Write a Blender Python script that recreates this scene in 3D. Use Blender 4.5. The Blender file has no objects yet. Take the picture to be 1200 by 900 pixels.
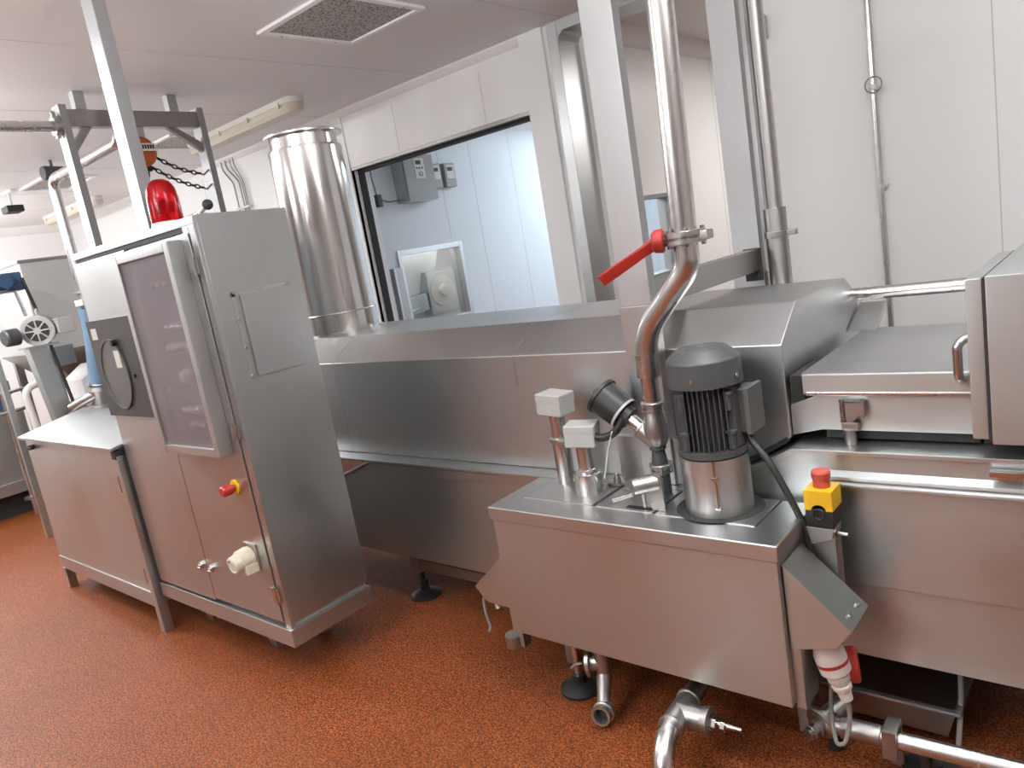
import bpy, bmesh, math, random
from mathutils import Vector, Matrix
random.seed(7)
SC = bpy.context.scene
COL = SC.collection
V = Vector
PI = math.pi

# ------------------------------------------------------------------ materials
def new_mat(name):
    m = bpy.data.materials.new(name); m.use_nodes = True
    nt = m.node_tree; b = nt.nodes['Principled BSDF']
    return m, nt, b

def plain(name, col, rough=.5, metal=0., spec=.5, bump=0., scale=60., **kw):
    m, nt, b = new_mat(name)
    b.inputs['Base Color'].default_value = (*col, 1)
    b.inputs['Roughness'].default_value = rough
    b.inputs['Metallic'].default_value = metal
    b.inputs['Specular IOR Level'].default_value = spec
    for k, v in kw.items():
        b.inputs[k.replace('_', ' ')].default_value = v
    tc = nt.nodes.new('ShaderNodeTexCoord'); nz = nt.nodes.new('ShaderNodeTexNoise')
    nz.inputs['Scale'].default_value = scale; nz.inputs['Detail'].default_value = 3
    nt.links.new(tc.outputs['Object'], nz.inputs['Vector'])
    mr = nt.nodes.new('ShaderNodeMapRange')
    mr.inputs['To Min'].default_value = max(0, rough-.06); mr.inputs['To Max'].default_value = min(1, rough+.06)
    nt.links.new(nz.outputs['Fac'], mr.inputs['Value']); nt.links.new(mr.outputs['Result'], b.inputs['Roughness'])
    if bump:
        bp = nt.nodes.new('ShaderNodeBump'); bp.inputs['Strength'].default_value = bump; bp.inputs['Distance'].default_value = .002
        nt.links.new(nz.outputs['Fac'], bp.inputs['Height']); nt.links.new(bp.outputs['Normal'], b.inputs['Normal'])
    return m

def steel(name, col=(.55, .56, .56), rough=.36, grain=(3, 3, 160), cloud=.07, bump=.0, aniso=.55, rot=.25):
    """brushed stainless sheet: fine stretched grain, slow cloudy variation of the gloss"""
    m, nt, b = new_mat(name); L = nt.links.new
    b.inputs['Metallic'].default_value = 1
    tc = nt.nodes.new('ShaderNodeTexCoord'); mp = nt.nodes.new('ShaderNodeMapping')
    mp.inputs['Scale'].default_value = grain
    L(tc.outputs['Object'], mp.inputs['Vector'])
    n1 = nt.nodes.new('ShaderNodeTexNoise'); n1.inputs['Scale'].default_value = 3; n1.inputs['Detail'].default_value = 4
    L(mp.outputs['Vector'], n1.inputs['Vector'])
    n2 = nt.nodes.new('ShaderNodeTexNoise'); n2.inputs['Scale'].default_value = 2.2; n2.inputs['Detail'].default_value = 3
    L(tc.outputs['Object'], n2.inputs['Vector'])
    ad = nt.nodes.new('ShaderNodeMath'); ad.operation = 'MULTIPLY_ADD'; ad.inputs[1].default_value = .35
    L(n1.outputs['Fac'], ad.inputs[0]); L(n2.outputs['Fac'], ad.inputs[2])
    mr = nt.nodes.new('ShaderNodeMapRange'); mr.inputs['From Min'].default_value = .35; mr.inputs['From Max'].default_value = 1.0
    mr.inputs['To Min'].default_value = rough-cloud; mr.inputs['To Max'].default_value = rough+cloud
    L(ad.outputs[0], mr.inputs['Value']); L(mr.outputs['Result'], b.inputs['Roughness'])
    cr = nt.nodes.new('ShaderNodeValToRGB')
    cr.color_ramp.elements[0].position = .3; cr.color_ramp.elements[1].position = .75
    cr.color_ramp.elements[0].color = (*[c*.93 for c in col], 1); cr.color_ramp.elements[1].color = (*col, 1)
    L(n1.outputs['Fac'], cr.inputs['Fac']); L(cr.outputs['Color'], b.inputs['Base Color'])
    if aniso:                                            # grain direction: along X on tops, level on upright sheets
        ge = nt.nodes.new('ShaderNodeNewGeometry'); cx = nt.nodes.new('ShaderNodeVectorMath'); cx.operation = 'CROSS_PRODUCT'
        cx.inputs[1].default_value = (.02, .05, 1); L(ge.outputs['Normal'], cx.inputs[0])
        nm = nt.nodes.new('ShaderNodeVectorMath'); nm.operation = 'NORMALIZE'; L(cx.outputs[0], nm.inputs[0])
        L(nm.outputs[0], b.inputs['Tangent']); b.inputs['Anisotropic'].default_value = aniso; b.inputs['Anisotropic Rotation'].default_value = rot
    return m

M = {}
M['steel'] = steel('brushed_steel')
M['steel_v'] = steel('brushed_steel_vertical', grain=(120, 120, 3), aniso=.5, rot=.25)
M['steel_warm'] = steel('brushed_steel_satin', col=(.56, .595, .588), rough=.37)
M['steel_dark'] = steel('dull_steel', col=(.40, .385, .37), rough=.42)
M['tube'] = steel('polished_tube', col=(.66, .645, .63), rough=.27, grain=(14, 14, 1.5), cloud=.04, aniso=0)
M['mirror_tube'] = steel('stack_sheet', col=(.66, .645, .63), rough=.16, grain=(20, 20, .8), cloud=.03, aniso=0)
M['hopper'] = steel('bright_hopper_sheet', col=(.80, .80, .79), rough=.52, aniso=0)
M['alu'] = steel('satin_aluminium', col=(.45, .455, .458), rough=.50, grain=(120, 120, 3))
M['chrome'] = plain('chrome', (.62, .61, .60), .2, 1.)
M['cast'] = plain('cast_steel', (.40, .385, .37), .40, 1., bump=.3, scale=140)
M['white_wall'] = plain('white_panel', (.90, .893, .885), .32, spec=.35, scale=3)
M['ceiling'] = plain('ceiling_panel', (.80, .785, .78), .45, spec=.3, scale=3)
M['seam'] = plain('panel_seam', (.62, .60, .585), .6)
M['ceiling_seam'] = plain('ceiling_joint', (.60, .58, .57), .6)
M['black'] = plain('black_rubber', (.012, .012, .012), .5)
M['dark'] = plain('dark_gap', (.02, .019, .018), .7)
M['cable'] = plain('cable_sheath', (.016, .016, .016), .45)
M['cable_grey'] = plain('grey_cable', (.22, .21, .2), .45)
M['motor'] = plain('motor_grey_paint', (.056, .058, .061), .42, bump=.15, scale=200)
M['tbox'] = plain('terminal_box_paint', (.085, .085, .083), .45)
M['motor_light'] = plain('motor_light_paint', (.42, .40, .38), .45)
M['box_plastic'] = plain('light_grey_plastic', (.37, .37, .355), .45)
M['red'] = plain('red_paint', (.30, .019, .012), .42, bump=.15, scale=90)
M['red_plastic'] = plain('red_plastic', (.36, .024, .015), .4)
M['red_faded'] = plain('faded_red_plastic', (.40, .062, .040), .5)
M['yellow'] = plain('yellow_plastic', (.64, .36, .008), .42)
M['cream'] = plain('cream_plastic', (.54, .49, .37), .42)
M['white_plastic'] = plain('white_plastic', (.70, .67, .62), .4)
M['orange'] = plain('orange_paint', (.46, .085, .014), .42)
M['blue'] = plain('blue_paint', (.02, .055, .12), .4)
M['hose_blue'] = plain('blue_hose', (.16, .26, .37), .4)
M['fitting'] = plain('lamp_diffuser', (.62, .56, .46), .35, spec=.5)
M['dial'] = plain('recorder_grey', (.034, .033, .031), .4)
M['dial_glass'] = plain('recorder_disc', (.075, .073, .068), .3)
M['label'] = plain('paper_label', (.55, .52, .47), .6)
M['black_disc'] = plain('black_plastic_disc', (.014, .014, .014), .45)
M['cool_wall'] = plain('cold_room_panel', (.74, .77, .79), .35, spec=.35, scale=3)
M['white_bright'] = plain('white_hopper', (.85, .85, .83), .4)

# floor: terracotta resin with chips
def floor_mat():
    m, nt, b = new_mat('terracotta_resin'); L = nt.links.new
    tc = nt.nodes.new('ShaderNodeTexCoord')
    v1 = nt.nodes.new('ShaderNodeTexNoise'); v1.inputs['Scale'].default_value = 165; v1.inputs['Detail'].default_value = 3; v1.inputs['Roughness'].default_value = .65
    L(tc.outputs['Object'], v1.inputs['Vector'])
    c1 = nt.nodes.new('ShaderNodeValToRGB'); e = c1.color_ramp.elements
    e[0].position = .36; e[0].color = (.045, .0105, .0032, 1)
    e[1].position = .64; e[1].color = (.345, .100, .031, 1)
    x = c1.color_ramp.elements.new(.5); x.color = (.152, .039, .0112, 1)
    L(v1.outputs['Fac'], c1.inputs['Fac'])
    n2 = nt.nodes.new('ShaderNodeTexNoise'); n2.inputs['Scale'].default_value = 1.3; n2.inputs['Detail'].default_value = 5
    L(tc.outputs['Object'], n2.inputs['Vector'])
    c2 = nt.nodes.new('ShaderNodeValToRGB'); e = c2.color_ramp.elements
    e[0].position = .3; e[0].color = (.86, .86, .86, 1); e[1].position = .7; e[1].color = (1.06, 1.04, 1.02, 1)
    L(n2.outputs['Fac'], c2.inputs['Fac'])
    mx = nt.nodes.new('ShaderNodeMix'); mx.data_type = 'RGBA'; mx.blend_type = 'MULTIPLY'; mx.inputs[0].default_value = 1
    L(c1.outputs['Color'], mx.inputs[6]); L(c2.outputs['Color'], mx.inputs[7]); L(mx.outputs[2], b.inputs['Base Color'])
    b.inputs['Roughness'].default_value = .5; b.inputs['Specular IOR Level'].default_value = .18
    bp = nt.nodes.new('ShaderNodeBump'); bp.inputs['Strength'].default_value = .35; bp.inputs['Distance'].default_value = .003
    L(v1.outputs['Fac'], bp.inputs['Height']); L(bp.outputs['Normal'], b.inputs['Normal'])
    return m
M['floor'] = floor_mat()

def glass(name, col, rough, trans=1.):
    m, nt, b = new_mat(name)
    b.inputs['Base Color'].default_value = (*col, 1); b.inputs['Roughness'].default_value = rough
    b.inputs['Transmission Weight'].default_value = trans; b.inputs['IOR'].default_value = 1.3
    nz = nt.nodes.new('ShaderNodeTexNoise'); nz.inputs['Scale'].default_value = 5
    tc = nt.nodes.new('ShaderNodeTexCoord'); nt.links.new(tc.outputs['Object'], nz.inputs['Vector'])
    mr = nt.nodes.new('ShaderNodeMapRange'); mr.inputs['To Min'].default_value = rough*.8; mr.inputs['To Max'].default_value = rough*1.2
    nt.links.new(nz.outputs['Fac'], mr.inputs['Value']); nt.links.new(mr.outputs['Result'], b.inputs['Roughness'])
    return m
M['haze_pane'] = glass('hazy_plastic_window', (.74, .69, .73), .25, .88)
M['clear'] = glass('clear_glass', (.95, .97, .97), .02)
M['red_lens'] = glass('red_beacon_lens', (.62, .006, .012), .10, .80)

def grille_mat():
    m, nt, b = new_mat('perforated_grille'); L = nt.links.new
    tc = nt.nodes.new('ShaderNodeTexCoord'); vo = nt.nodes.new('ShaderNodeTexVoronoi'); vo.inputs['Scale'].default_value = 65
    L(tc.outputs['Object'], vo.inputs['Vector'])
    cr = nt.nodes.new('ShaderNodeValToRGB'); e = cr.color_ramp.elements
    e[0].position = .25; e[0].color = (.08, .072, .065, 1); e[1].position = .5; e[1].color = (.46, .44, .41, 1)
    L(vo.outputs['Distance'], cr.inputs['Fac']); L(cr.outputs['Color'], b.inputs['Base Color'])
    b.inputs['Roughness'].default_value = .5; b.inputs['Metallic'].default_value = .3
    bp = nt.nodes.new('ShaderNodeBump'); bp.inputs['Strength'].default_value = .8; bp.inputs['Distance'].default_value = .006
    L(vo.outputs['Distance'], bp.inputs['Height']); L(bp.outputs['Normal'], b.inputs['Normal'])
    return m
M['grille'] = grille_mat()

# ------------------------------------------------------------------ mesh builder
def frame_of(d):
    d = d.normalized()
    a = V((0, 0, 1)) if abs(d.z) < .9 else V((1, 0, 0))
    u = a.cross(d).normalized(); w = d.cross(u)
    return u, w, d

class MB:
    def __init__(s): s.bm = bmesh.new()
    def _merge(s, t, bev=0, seg=2, ang=25):
        bmesh.ops.recalc_face_normals(t, faces=t.faces[:])
        if bev > 0:
            t.normal_update()
            ed = [e for e in t.edges if len(e.link_faces) == 2 and e.calc_face_angle(0) > math.radians(ang)]
            if ed: bmesh.ops.bevel(t, geom=ed, offset=bev, segments=seg, profile=.6, affect='EDGES', clamp_overlap=True)
        me = bpy.data.meshes.new('t'); t.to_mesh(me); t.free(); s.bm.from_mesh(me); bpy.data.meshes.remove(me)
        return s
    def box(s, x0, x1, y0, y1, z0, z1, bev=.003, seg=2, mat=None):
        t = bmesh.new(); bmesh.ops.create_cube(t, size=1)
        for v in t.verts:
            v.co = V(((x0+x1)/2+v.co.x*(x1-x0), (y0+y1)/2+v.co.y*(y1-y0), (z0+z1)/2+v.co.z*(z1-z0)))
            if mat: v.co = mat @ v.co
        b = min(bev, .4*min(abs(x1-x0), abs(y1-y0), abs(z1-z0)))
        return s._merge(t, b, seg)
    def loft(s, rings, bev=.003, seg=2, ang=25, closed=False):
        t = bmesh.new(); R = [[t.verts.new(p) for p in r] for r in rings]; n = len(rings[0])
        for a, b in zip(R, R[1:]):
            for i in range(n): t.faces.new((a[i], a[(i+1) % n], b[(i+1) % n], b[i]))
        if not closed: t.faces.new(R[0]); t.faces.new(R[-1])
        else:
            for i in range(n): t.faces.new((R[-1][i], R[-1][(i+1) % n], R[0][(i+1) % n], R[0][i]))
        return s._merge(t, bev, seg, ang)
    def prism(s, poly, axis, a0, a1, bev=.003, seg=2):
        """poly: points in the two other axes (in xyz order)"""
        def mk(p, a):
            return V((a, p[0], p[1])) if axis == 'x' else V((p[0], a, p[1])) if axis == 'y' else V((p[0], p[1], a))
        return s.loft([[mk(p, a0) for p in poly], [mk(p, a1) for p in poly]], bev, seg)
    def cyl(s, p0, p1, r0, r1=None, n=28, bev=0.):
        p0, p1 = V(p0), V(p1); r1 = r0 if r1 is None else r1
        u, w, d = frame_of(p1-p0)
        ring = lambda c, r: [c+(u*math.cos(2*PI*i/n)+w*math.sin(2*PI*i/n))*r for i in range(n)]
        return s.loft([ring(p0, r0), ring(p1, r1)], bev, 2, 40)
    def lathe(s, o, d, prof, n=36, bev=0.):
        """prof: (distance along d, radius)"""
        o = V(o); u, w, d = frame_of(V(d))
        rings = [[o+d*h+(u*math.cos(2*PI*i/n)+w*math.sin(2*PI*i/n))*max(r, .0004) for i in range(n)] for h, r in prof]
        return s.loft(rings, bev, 2, 40)
    def tube(s, pts, r, n=16, bend=0., steps=8, radii=None):
        P = [V(p) for p in pts]
        if bend > 0 and len(P) > 2:
            Q = [P[0]]
            for a, b, c in zip(P, P[1:], P[2:]):
                d0 = min(bend, (a-b).length*.49, (c-b).length*.49)
                s0 = b+(a-b).normalized()*d0; s1 = b+(c-b).normalized()*d0
                for k in range(steps+1):
                    f = k/steps; Q.append(s0*(1-f)**2+b*2*f*(1-f)+s1*f*f)
            Q.append(P[-1]); P = Q
        u = None; rings = []
        for i, p in enumerate(P):
            d = (P[min(i+1, len(P)-1)]-P[max(i-1, 0)]).normalized()
            if u is None: u, w, _ = frame_of(d)
            else:
                u = (u-d*u.dot(d)).normalized(); w = d.cross(u)
            rr = r if radii is None else radii[i]
            rings.append([p+(u*math.cos(2*PI*k/n)+w*math.sin(2*PI*k/n))*rr for k in range(n)])
        return s.loft(rings, 0)
    def torus(s, c, axis, R, r, n=28, k=10, squash=None):
        c = V(c); u, w, d = frame_of(V(axis)); rings = []
        for i in range(n):
            a = 2*PI*i/n; e = u*math.cos(a)+w*math.sin(a)
            if squash: e = u*math.cos(a)*squash+w*math.sin(a)
            er = e.normalized()
            rings.append([c+e*R+(er*math.cos(2*PI*j/k)+d*math.sin(2*PI*j/k))*r for j in range(k)])
        return s.loft(rings, 0, closed=True)
    def ball(s, c, r, sc=(1, 1, 1), n=20):
        t = bmesh.new(); bmesh.ops.create_uvsphere(t, u_segments=n, v_segments=n//2, radius=r)
        for v in t.verts: v.co = V(c)+V((v.co.x*sc[0], v.co.y*sc[1], v.co.z*sc[2]))
        return s._merge(t)
    def hexa(s, p0, p1, r): return s.cyl(p0, p1, r, n=6, bev=.001)

WORLD = {}
def finish(name, mb, mat, origin):
    bm = mb.bm; me = bpy.data.meshes.new(name)
    o = V(origin)
    for v in bm.verts: v.co -= o
    bm.to_mesh(me); bm.free()
    for p in me.polygons: p.use_smooth = True
    me.set_sharp_from_angle(angle=math.radians(32))
    me.materials.append(M[mat] if isinstance(mat, str) else mat)
    ob = bpy.data.objects.new(name, me); COL.objects.link(ob)
    wn = ob.modifiers.new('weighted', 'WEIGHTED_NORMAL'); wn.keep_sharp = True; wn.weight = 80
    return ob
def thing(name, label, cat, loc, group=None):
    o = bpy.data.objects.new(name, None); COL.objects.link(o); o.empty_display_size = .1
    o.location = loc; o['label'] = label; o['category'] = cat
    if group: o['group'] = group
    WORLD[o.name] = V(loc); return o
def part(name, mb, mat, parent, label=None):
    ob = finish(name, mb, mat, WORLD[parent.name]); ob.parent = parent; WORLD[ob.name] = WORLD[parent.name]
    if label: ob['label'] = label
    return ob
def bounds(mb):
    c = [v.co for v in mb.bm.verts]
    return [min(p[i] for p in c) for i in range(3)], [max(p[i] for p in c) for i in range(3)]
def solo(name, mb, mat, label, cat, group=None, kind=None):
    a, b = bounds(mb); o = V(((a[0]+b[0])/2, (a[1]+b[1])/2, a[2]))
    ob = finish(name, mb, mat, o); ob.location = o; WORLD[ob.name] = o
    ob['label'] = label; ob['category'] = cat
    if group: ob['group'] = group
    if kind: ob['kind'] = kind
    return ob
def struct(name, mb, mat, parent=None):
    a, b = bounds(mb); o = V(((a[0]+b[0])/2, (a[1]+b[1])/2, a[2])) if parent is None else WORLD[parent.name]
    ob = finish(name, mb, mat, o); WORLD[ob.name] = o
    if parent is None: ob.location = o; ob['kind'] = 'structure'
    else: ob.parent = parent
    return ob

# ================================================================== THE ROOM
YW, ZC = 4.0, 2.8
XL, XR, YF = -10.9, 4.2, -6.0
mb = MB().box(XL-.2, XR+.2, YF-.2, 9.2, -.12, 0, 0); struct('floor', mb, 'floor')
mb = MB().box(XL-.2, XR+.2, YF-.2, 9.2, ZC, ZC+.12, 0); struct('ceiling', mb, 'ceiling')
# back wall with a wide service hatch and a doorway
mb = MB()
mb.box(XL, -4.885, YW, YW+.18, 0, ZC, 0)
mb.box(-4.885, -2.98, YW, YW+.18, 2.36, ZC, 0)
mb.box(-4.885, -2.98, YW, YW+.18, 0, .88, 0)
mb.box(-2.98, -2.757, YW, YW+.18, 0, ZC, 0)
mb.box(-1.60, XR, YW, YW+.18, 0, ZC, 0)
struct('wall_back', mb, 'white_wall')
struct('wall_left', MB().box(XL-.15, XL, YF, YW+.18, 0, ZC, 0), 'white_wall')
struct('wall_right', MB().box(XR, XR+.15, YF, 9.0, 0, ZC, 0), 'white_wall')
M['grey_wall'] = plain('greyed_unseen_wall', (.42, .41, .40), .5, scale=3)  # unseen wall, greyed to dim its reflection in the steel fronts
struct('wall_front', MB().box(XL, XR, YF-.15, YF, 0, ZC, 0), 'grey_wall')
# the cold room behind the hatch and the corridor beside it
mb = MB()                                             # left wall of the cold room with its window opening
mb.box(-5.17, -5.05, YW+.18, 4.46, 0, ZC, 0); mb.box(-5.17, -5.05, 5.27, 9.0, 0, ZC, 0)
mb.box(-5.17, -5.05, 4.46, 5.27, 1.64, ZC, 0); mb.box(-5.17, -5.05, 4.46, 5.27, 0, .95, 0)
struct('wall_cold_room', mb, 'cool_wall')
mb = MB()                                             # partition between cold room and corridor with a window opening
mb.box(-2.75, -2.65, YW+.18, 4.60, 0, ZC, 0); mb.box(-2.75, -2.65, 5.06, 9.0, 0, ZC, 0)
mb.box(-2.75, -2.65, 4.60, 5.06, 1.72, ZC, 0); mb.box(-2.75, -2.65, 4.60, 5.06, 0, 1.14, 0)
struct('wall_partition', mb, 'white_wall')
struct('wall_far', MB().box(-7.6, XR, 9.0, 9.15, 0, ZC, 0), 'cool_wall')
mb = MB().box(-7.6, -7.5, YW+.18, 9.0, 0, ZC, 0); struct('wall_machine_room', mb, 'white_wall')
# seams of the insulated panels
mb = MB()
for x in (-.505, .7, 1.9): mb.box(x-.0025, x+.0025, YW-.0012, YW+.001, 0, ZC, 0)
for x in (-4.28, -3.39): mb.box(x-.002, x+.002, YW-.0012, YW+.001, 2.36, ZC-.1, 0)
for x in (-5.98, -7.2, -8.4): mb.box(x-.0025, x+.0025, YW-.0012, YW+.001, 0, ZC-.1, 0)
for y in (5.62, 6.25, 6.9, 7.8): mb.box(-5.051, -5.0488, y-.003, y+.003, 0, ZC, 0)
mb.box(-5.051, -5.0488, 5.17-.003, 5.17+.003, 1.7, ZC, 0)
for y in (5.95, 7.2): mb.box(-2.651, -2.6488, y-.003, y+.003, 0, ZC, 0)
struct('trim_1', mb, 'seam')
mb = MB()
for x in (-9.4, -8.2, -7.0, -5.05, -3.83, -2.63, -1.43, -.23): mb.box(x-.0025, x+.0025, YF, YW, ZC-.0012, ZC+.001, 0)
struct('trim_2', mb, 'ceiling_seam')
# coving between wall and ceiling
mb = MB()
cov = [(YW, ZC-.05), (YW, ZC), (YW-.05, ZC), (YW-.042, ZC-.018), (YW-.018, ZC-.042)]
mb.prism(cov, 'x', XL, -2.985, .002); mb.prism(cov, 'x', -1.6, XR, .002)
mb.prism([(XL, ZC-.1), (XL, ZC), (XL+.1, ZC), (XL+.085, ZC-.035), (XL+.035, ZC-.085)], 'y', YF, YW, .002)
mb.prism([(-2.65, ZC-.1), (-2.65, ZC), (-2.55, ZC), (-2.565, ZC-.035), (-2.615, ZC-.085)], 'y', YW+.18, 9, .002)
mb.prism([(-5.05, ZC-.1), (-5.05, ZC), (-4.95, ZC), (-4.965, ZC-.035), (-5.015, ZC-.085)], 'y', YW+.18, 9, .002)
struct('trim_3', mb, 'white_wall')
# pilaster strips beside the hatch
mb = MB()
mb.box(-2.985, -2.80, YW-.05, YW, 0, ZC, .004); mb.box(-2.80, -2.765, YW-.03, YW, 0, ZC, .004)
mb.box(-5.02, -4.885, YW-.012, YW, 0, ZC-.02, .003)
struct('trim_4', mb, 'white_wall')
# grey rubber edge of the hatch
mb = MB()
mb.box(-4.885, -2.98, YW-.004, YW+.19, 2.335, 2.36, .002); mb.box(-4.905, -4.885, YW-.004, YW+.03, .88, 2.345, .002)
mb.box(-4.885, -2.98, YW-.004, YW+.19, .86, .885, .002)
struct('trim_5', mb, 'steel_dark')
struct('trim_6', MB().box(-4.868, -2.985, YW+.06, YW+.12, 2.315, 2.336, .002).box(-4.886, -4.868, YW+.06, YW+.12, .886, 2.335, .002), 'dark')
# stainless lining of the doorway
mb = MB()
mb.box(-2.765, -2.69, YW-.045, YW+.20, 0, 2.80, .004)
mb.box(-2.69, -1.55, YW-.045, YW+.20, 2.735, 2.80, .004); mb.box(-1.62, -1.55, YW-.045, YW+.20, 0, 2.735, .004)
mb.prism([(-2.69, 2.735), (-2.69, 2.69), (-2.675, 2.72), (-2.645, 2.735)], 'y', YW-.04, YW+.19, .001)
struct('trim_7', mb, 'steel_v')
# window frames
def win_frame(name, x0, x1, y0, y1, z0, z1, t, pane):
    mb = MB()
    mb.box(x0, x1, y0-t, y0, z0-t, z1+t, .003); mb.box(x0, x1, y1, y1+t, z0-t, z1+t, .003)
    mb.box(x0, x1, y0, y1, z1, z1+t, .003); mb.box(x0, x1, y0, y1, z0-t, z0, .003)
    w = struct(name, mb, 'steel'); xm = (x0+x1)/2
    struct('window_pane', MB().box(xm-.003, xm+.003, y0, y1, z0, z1, 0), pane, w); return w
win_frame('window_1', -5.18, -5.035, 4.49, 5.24, .98, 1.61, .045, 'clear')
win_frame('window_2', -2.765, -2.635, 4.63, 5.03, 1.17, 1.69, .03, 'clear')

# ================================================================== CEILING THINGS
def vent(x0, x1, y0, y1, label):
    t = thing('ceiling_vent', label, 'ceiling vent', ((x0+x1)/2, (y0+y1)/2, ZC), 'square vents in the ceiling')
    mb = MB(); w = .035
    mb.box(x0-w, x1+w, y0-w, y0, ZC-.016, ZC, .003); mb.box(x0-w, x1+w, y1, y1+w, ZC-.016, ZC, .003)
    mb.box(x0-w, x0, y0, y1, ZC-.016, ZC, .003); mb.box(x1, x1+w, y0, y1, ZC-.016, ZC, .003)
    part('frame', mb, 'white_wall', t)
    mb = MB(); n = 8
    rings = []
    for i in range(n+1):
        y = y0+(y1-y0)*i/n; rings.append([(x0, y, ZC), (x0, y, ZC-.006), ((x0+x1)/2, y, ZC-.006), (x1, y, ZC-.006), (x1, y, ZC)])
    mb.loft(rings, 0); part('grille', mb, 'grille', t)
    for (a, b) in ((x0-w/2, y0+.1), (x0-w/2, y1-.1), (x1+w/2, y0+.1), (x1+w/2, y1-.1)):
        part('screw', MB().cyl((a, b, ZC-.018), (a, b, ZC-.015), .007, n=10), 'cast', t)
vent(-3.37, -2.83, 2.40, 2.94, 'large square perforated ceiling vent in a white frame, nearest the camera')
vent(-7.92, -7.33, 2.62, 3.02, 'small far ceiling vent behind the hoist gantry post')
vent(-6.15, -5.7, 3.0, 3.5, 'perforated ceiling vent half hidden behind the hoist gantry beam')

def lamp(x0, x1, y, label):
    t = thing('ceiling_light', label, 'ceiling light', ((x0+x1)/2, y, ZC), 'strip lights on the ceiling')
    mb = MB(); h = .075
    def rr(inset, z):
        pts = []
        for (cx, sgn) in ((x1-h, 1), (x0+h, -1)):
            for k in range(9):
                a = -PI/2+PI*k/8; pts.append(V((cx+sgn*math.cos(a)*(h-inset), y+sgn*math.sin(a)*(h-inset), z)))
        return pts
    mb.loft([rr(.0, ZC), rr(.0, ZC-.04)], .003); part('housing', mb, 'white_plastic', t)
    mb = MB(); mb.loft([rr(.008, ZC-.04), rr(.006, ZC-.075), rr(.022, ZC-.098), rr(.05, ZC-.105)], 0, ang=80); part('diffuser', mb, 'fitting', t)
    for k in range(4):
        x = x0+.15+(x1-x0-.3)*k/3
        for s in (-1, 1):
            part('clip', MB().box(x-.012, x+.012, y+s*.078-.006, y+s*.078+.006, ZC-.06, ZC-.025, .002), 'white_plastic', t)
lamp(-6.02, -4.47, 3.33, 'long cream strip light on the ceiling beside the exhaust stack')
lamp(-10.1, -8.55, 3.52, 'far strip light on the ceiling behind the hoist gantry post')

t = thing('ceiling_sensor', 'small dark sensor hanging on a thin rod from the far left ceiling', 'sensor', (-8.0, 2.52, ZC))
part('rod', MB().cyl((-8.0, 2.52, 2.66), (-8.0, 2.52, ZC), .012, n=10), 'white_plastic', t)
part('bracket', MB().box(-8.13, -7.87, 2.50, 2.54, ZC-.02, ZC, .003), 'white_plastic', t)
part('head', MB().box(-8.09, -7.91, 2.45, 2.59, 2.605, 2.665, .01), 'dark', t)

t = thing('spotlight', 'small dark cylinder spotlight under the ceiling left of the water pipe bend', 'spotlight', (-6.57, 2.4, ZC))
part('body', MB().lathe((-6.56, 2.34, 2.70), (-.1, 1, 0), [(0, .03), (.0, .05), (.02, .055), (.17, .05), (.18, .03)], bev=.002), 'motor', t)
part('stem', MB().cyl((-6.57, 2.42, 2.74), (-6.57, 2.42, ZC), .012, n=10), 'motor', t)

# ================================================================== CONTROL CABINET
CX0, CX1, CY0, CY1 = -3.61, -2.49, 1.312, 1.688
cab = thing('control_cabinet', 'tall stainless steel control cabinet with hazy window, standing on the red floor', 'control cabinet', ((CX0+CX1)/2, 1.5, 0))
mb = MB()
prof = [(CY0+.012, .283), (CY0+.012, 1.80), (CY0, 1.80), (CY0, 1.828), (CY0+.02, 1.832), (CY1, 1.829), (CY1, .283)]
mb.prism(prof, 'x', CX0, CX1, .003)
part('body', mb, 'steel_v', cab)
part('base_tray', MB().box(CX0-.002, CX1+.006, CY0-.012, CY1+.004, .19, .262, .004), 'steel', cab)
part('plinth', MB().box(CX0+.012, CX1-.012, CY0+.02, CY1-.012, .262, .284, .002), 'steel_dark', cab)
part('gasket', MB().box(CX0+.015, CX1-.09, CY0+.004, CY0+.014, 1.783, 1.80, .001), 'dark', cab)
# corner stile on the right of the doors
part('stile', MB().box(CX1-.040, CX1, CY0-.002, CY0+.013, .262, 1.80, .003), 'steel_v', cab)
part('stile', MB().box(CX1-.092, CX1-.046, CY0+.001, CY0+.013, .285, 1.80, .003), 'steel_v', cab)
dl = part('door', MB().box(CX0+.006, -3.068, CY0-.006, CY0+.0125, .272, 1.782, .003), 'steel_v', cab)
dr = part('door', MB().box(-3.063, -2.537, CY0-.006, CY0+.0125, .285, 1.775, .003), 'steel_v', cab)
for d, x in ((dl, -3.105), (dr, -3.015)):
    mb = MB().cyl((x, CY0-.006, .432), (x, CY0-.020, .432), .016, n=20, bev=.002).cyl((x, CY0-.02, .432), (x, CY0-.026, .432), .009, n=16)
    mb.box(x-.004, x+.022, CY0-.031, CY0-.025, .422, .430, .002)
    part('lock', mb, 'chrome', d)
for z in (.40, 1.05, 1.66):
    mb = MB().cyl((-2.535, CY0-.012, z-.035), (-2.535, CY0-.012, z+.035), .007, n=12).box(-2.56, -2.536, CY0-.011, CY0-.006, z-.03, z+.03, .001)
    mb.box(-2.533, -2.512, CY0-.011, CY0-.003, z-.03, z+.03, .001)
    part('hinge', mb, 'chrome', cab)
# feet
for x in (-3.515, -2.95):
    mb = MB().prism([(x-.13, .188), (x+.05, .188), (x+.04, .0), (x-.005, .0)], 'y', 1.445, 1.465, .003)
    mb.box(x-.006, x+.042, 1.445, 1.51, 0, .012, .003)
    part('foot', mb, 'steel', cab)
for x in (-3.5, -2.84): part('foot', MB().box(x-.03, x+.03, 1.62, 1.67, 0, .19, .003), 'steel', cab)
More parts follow.
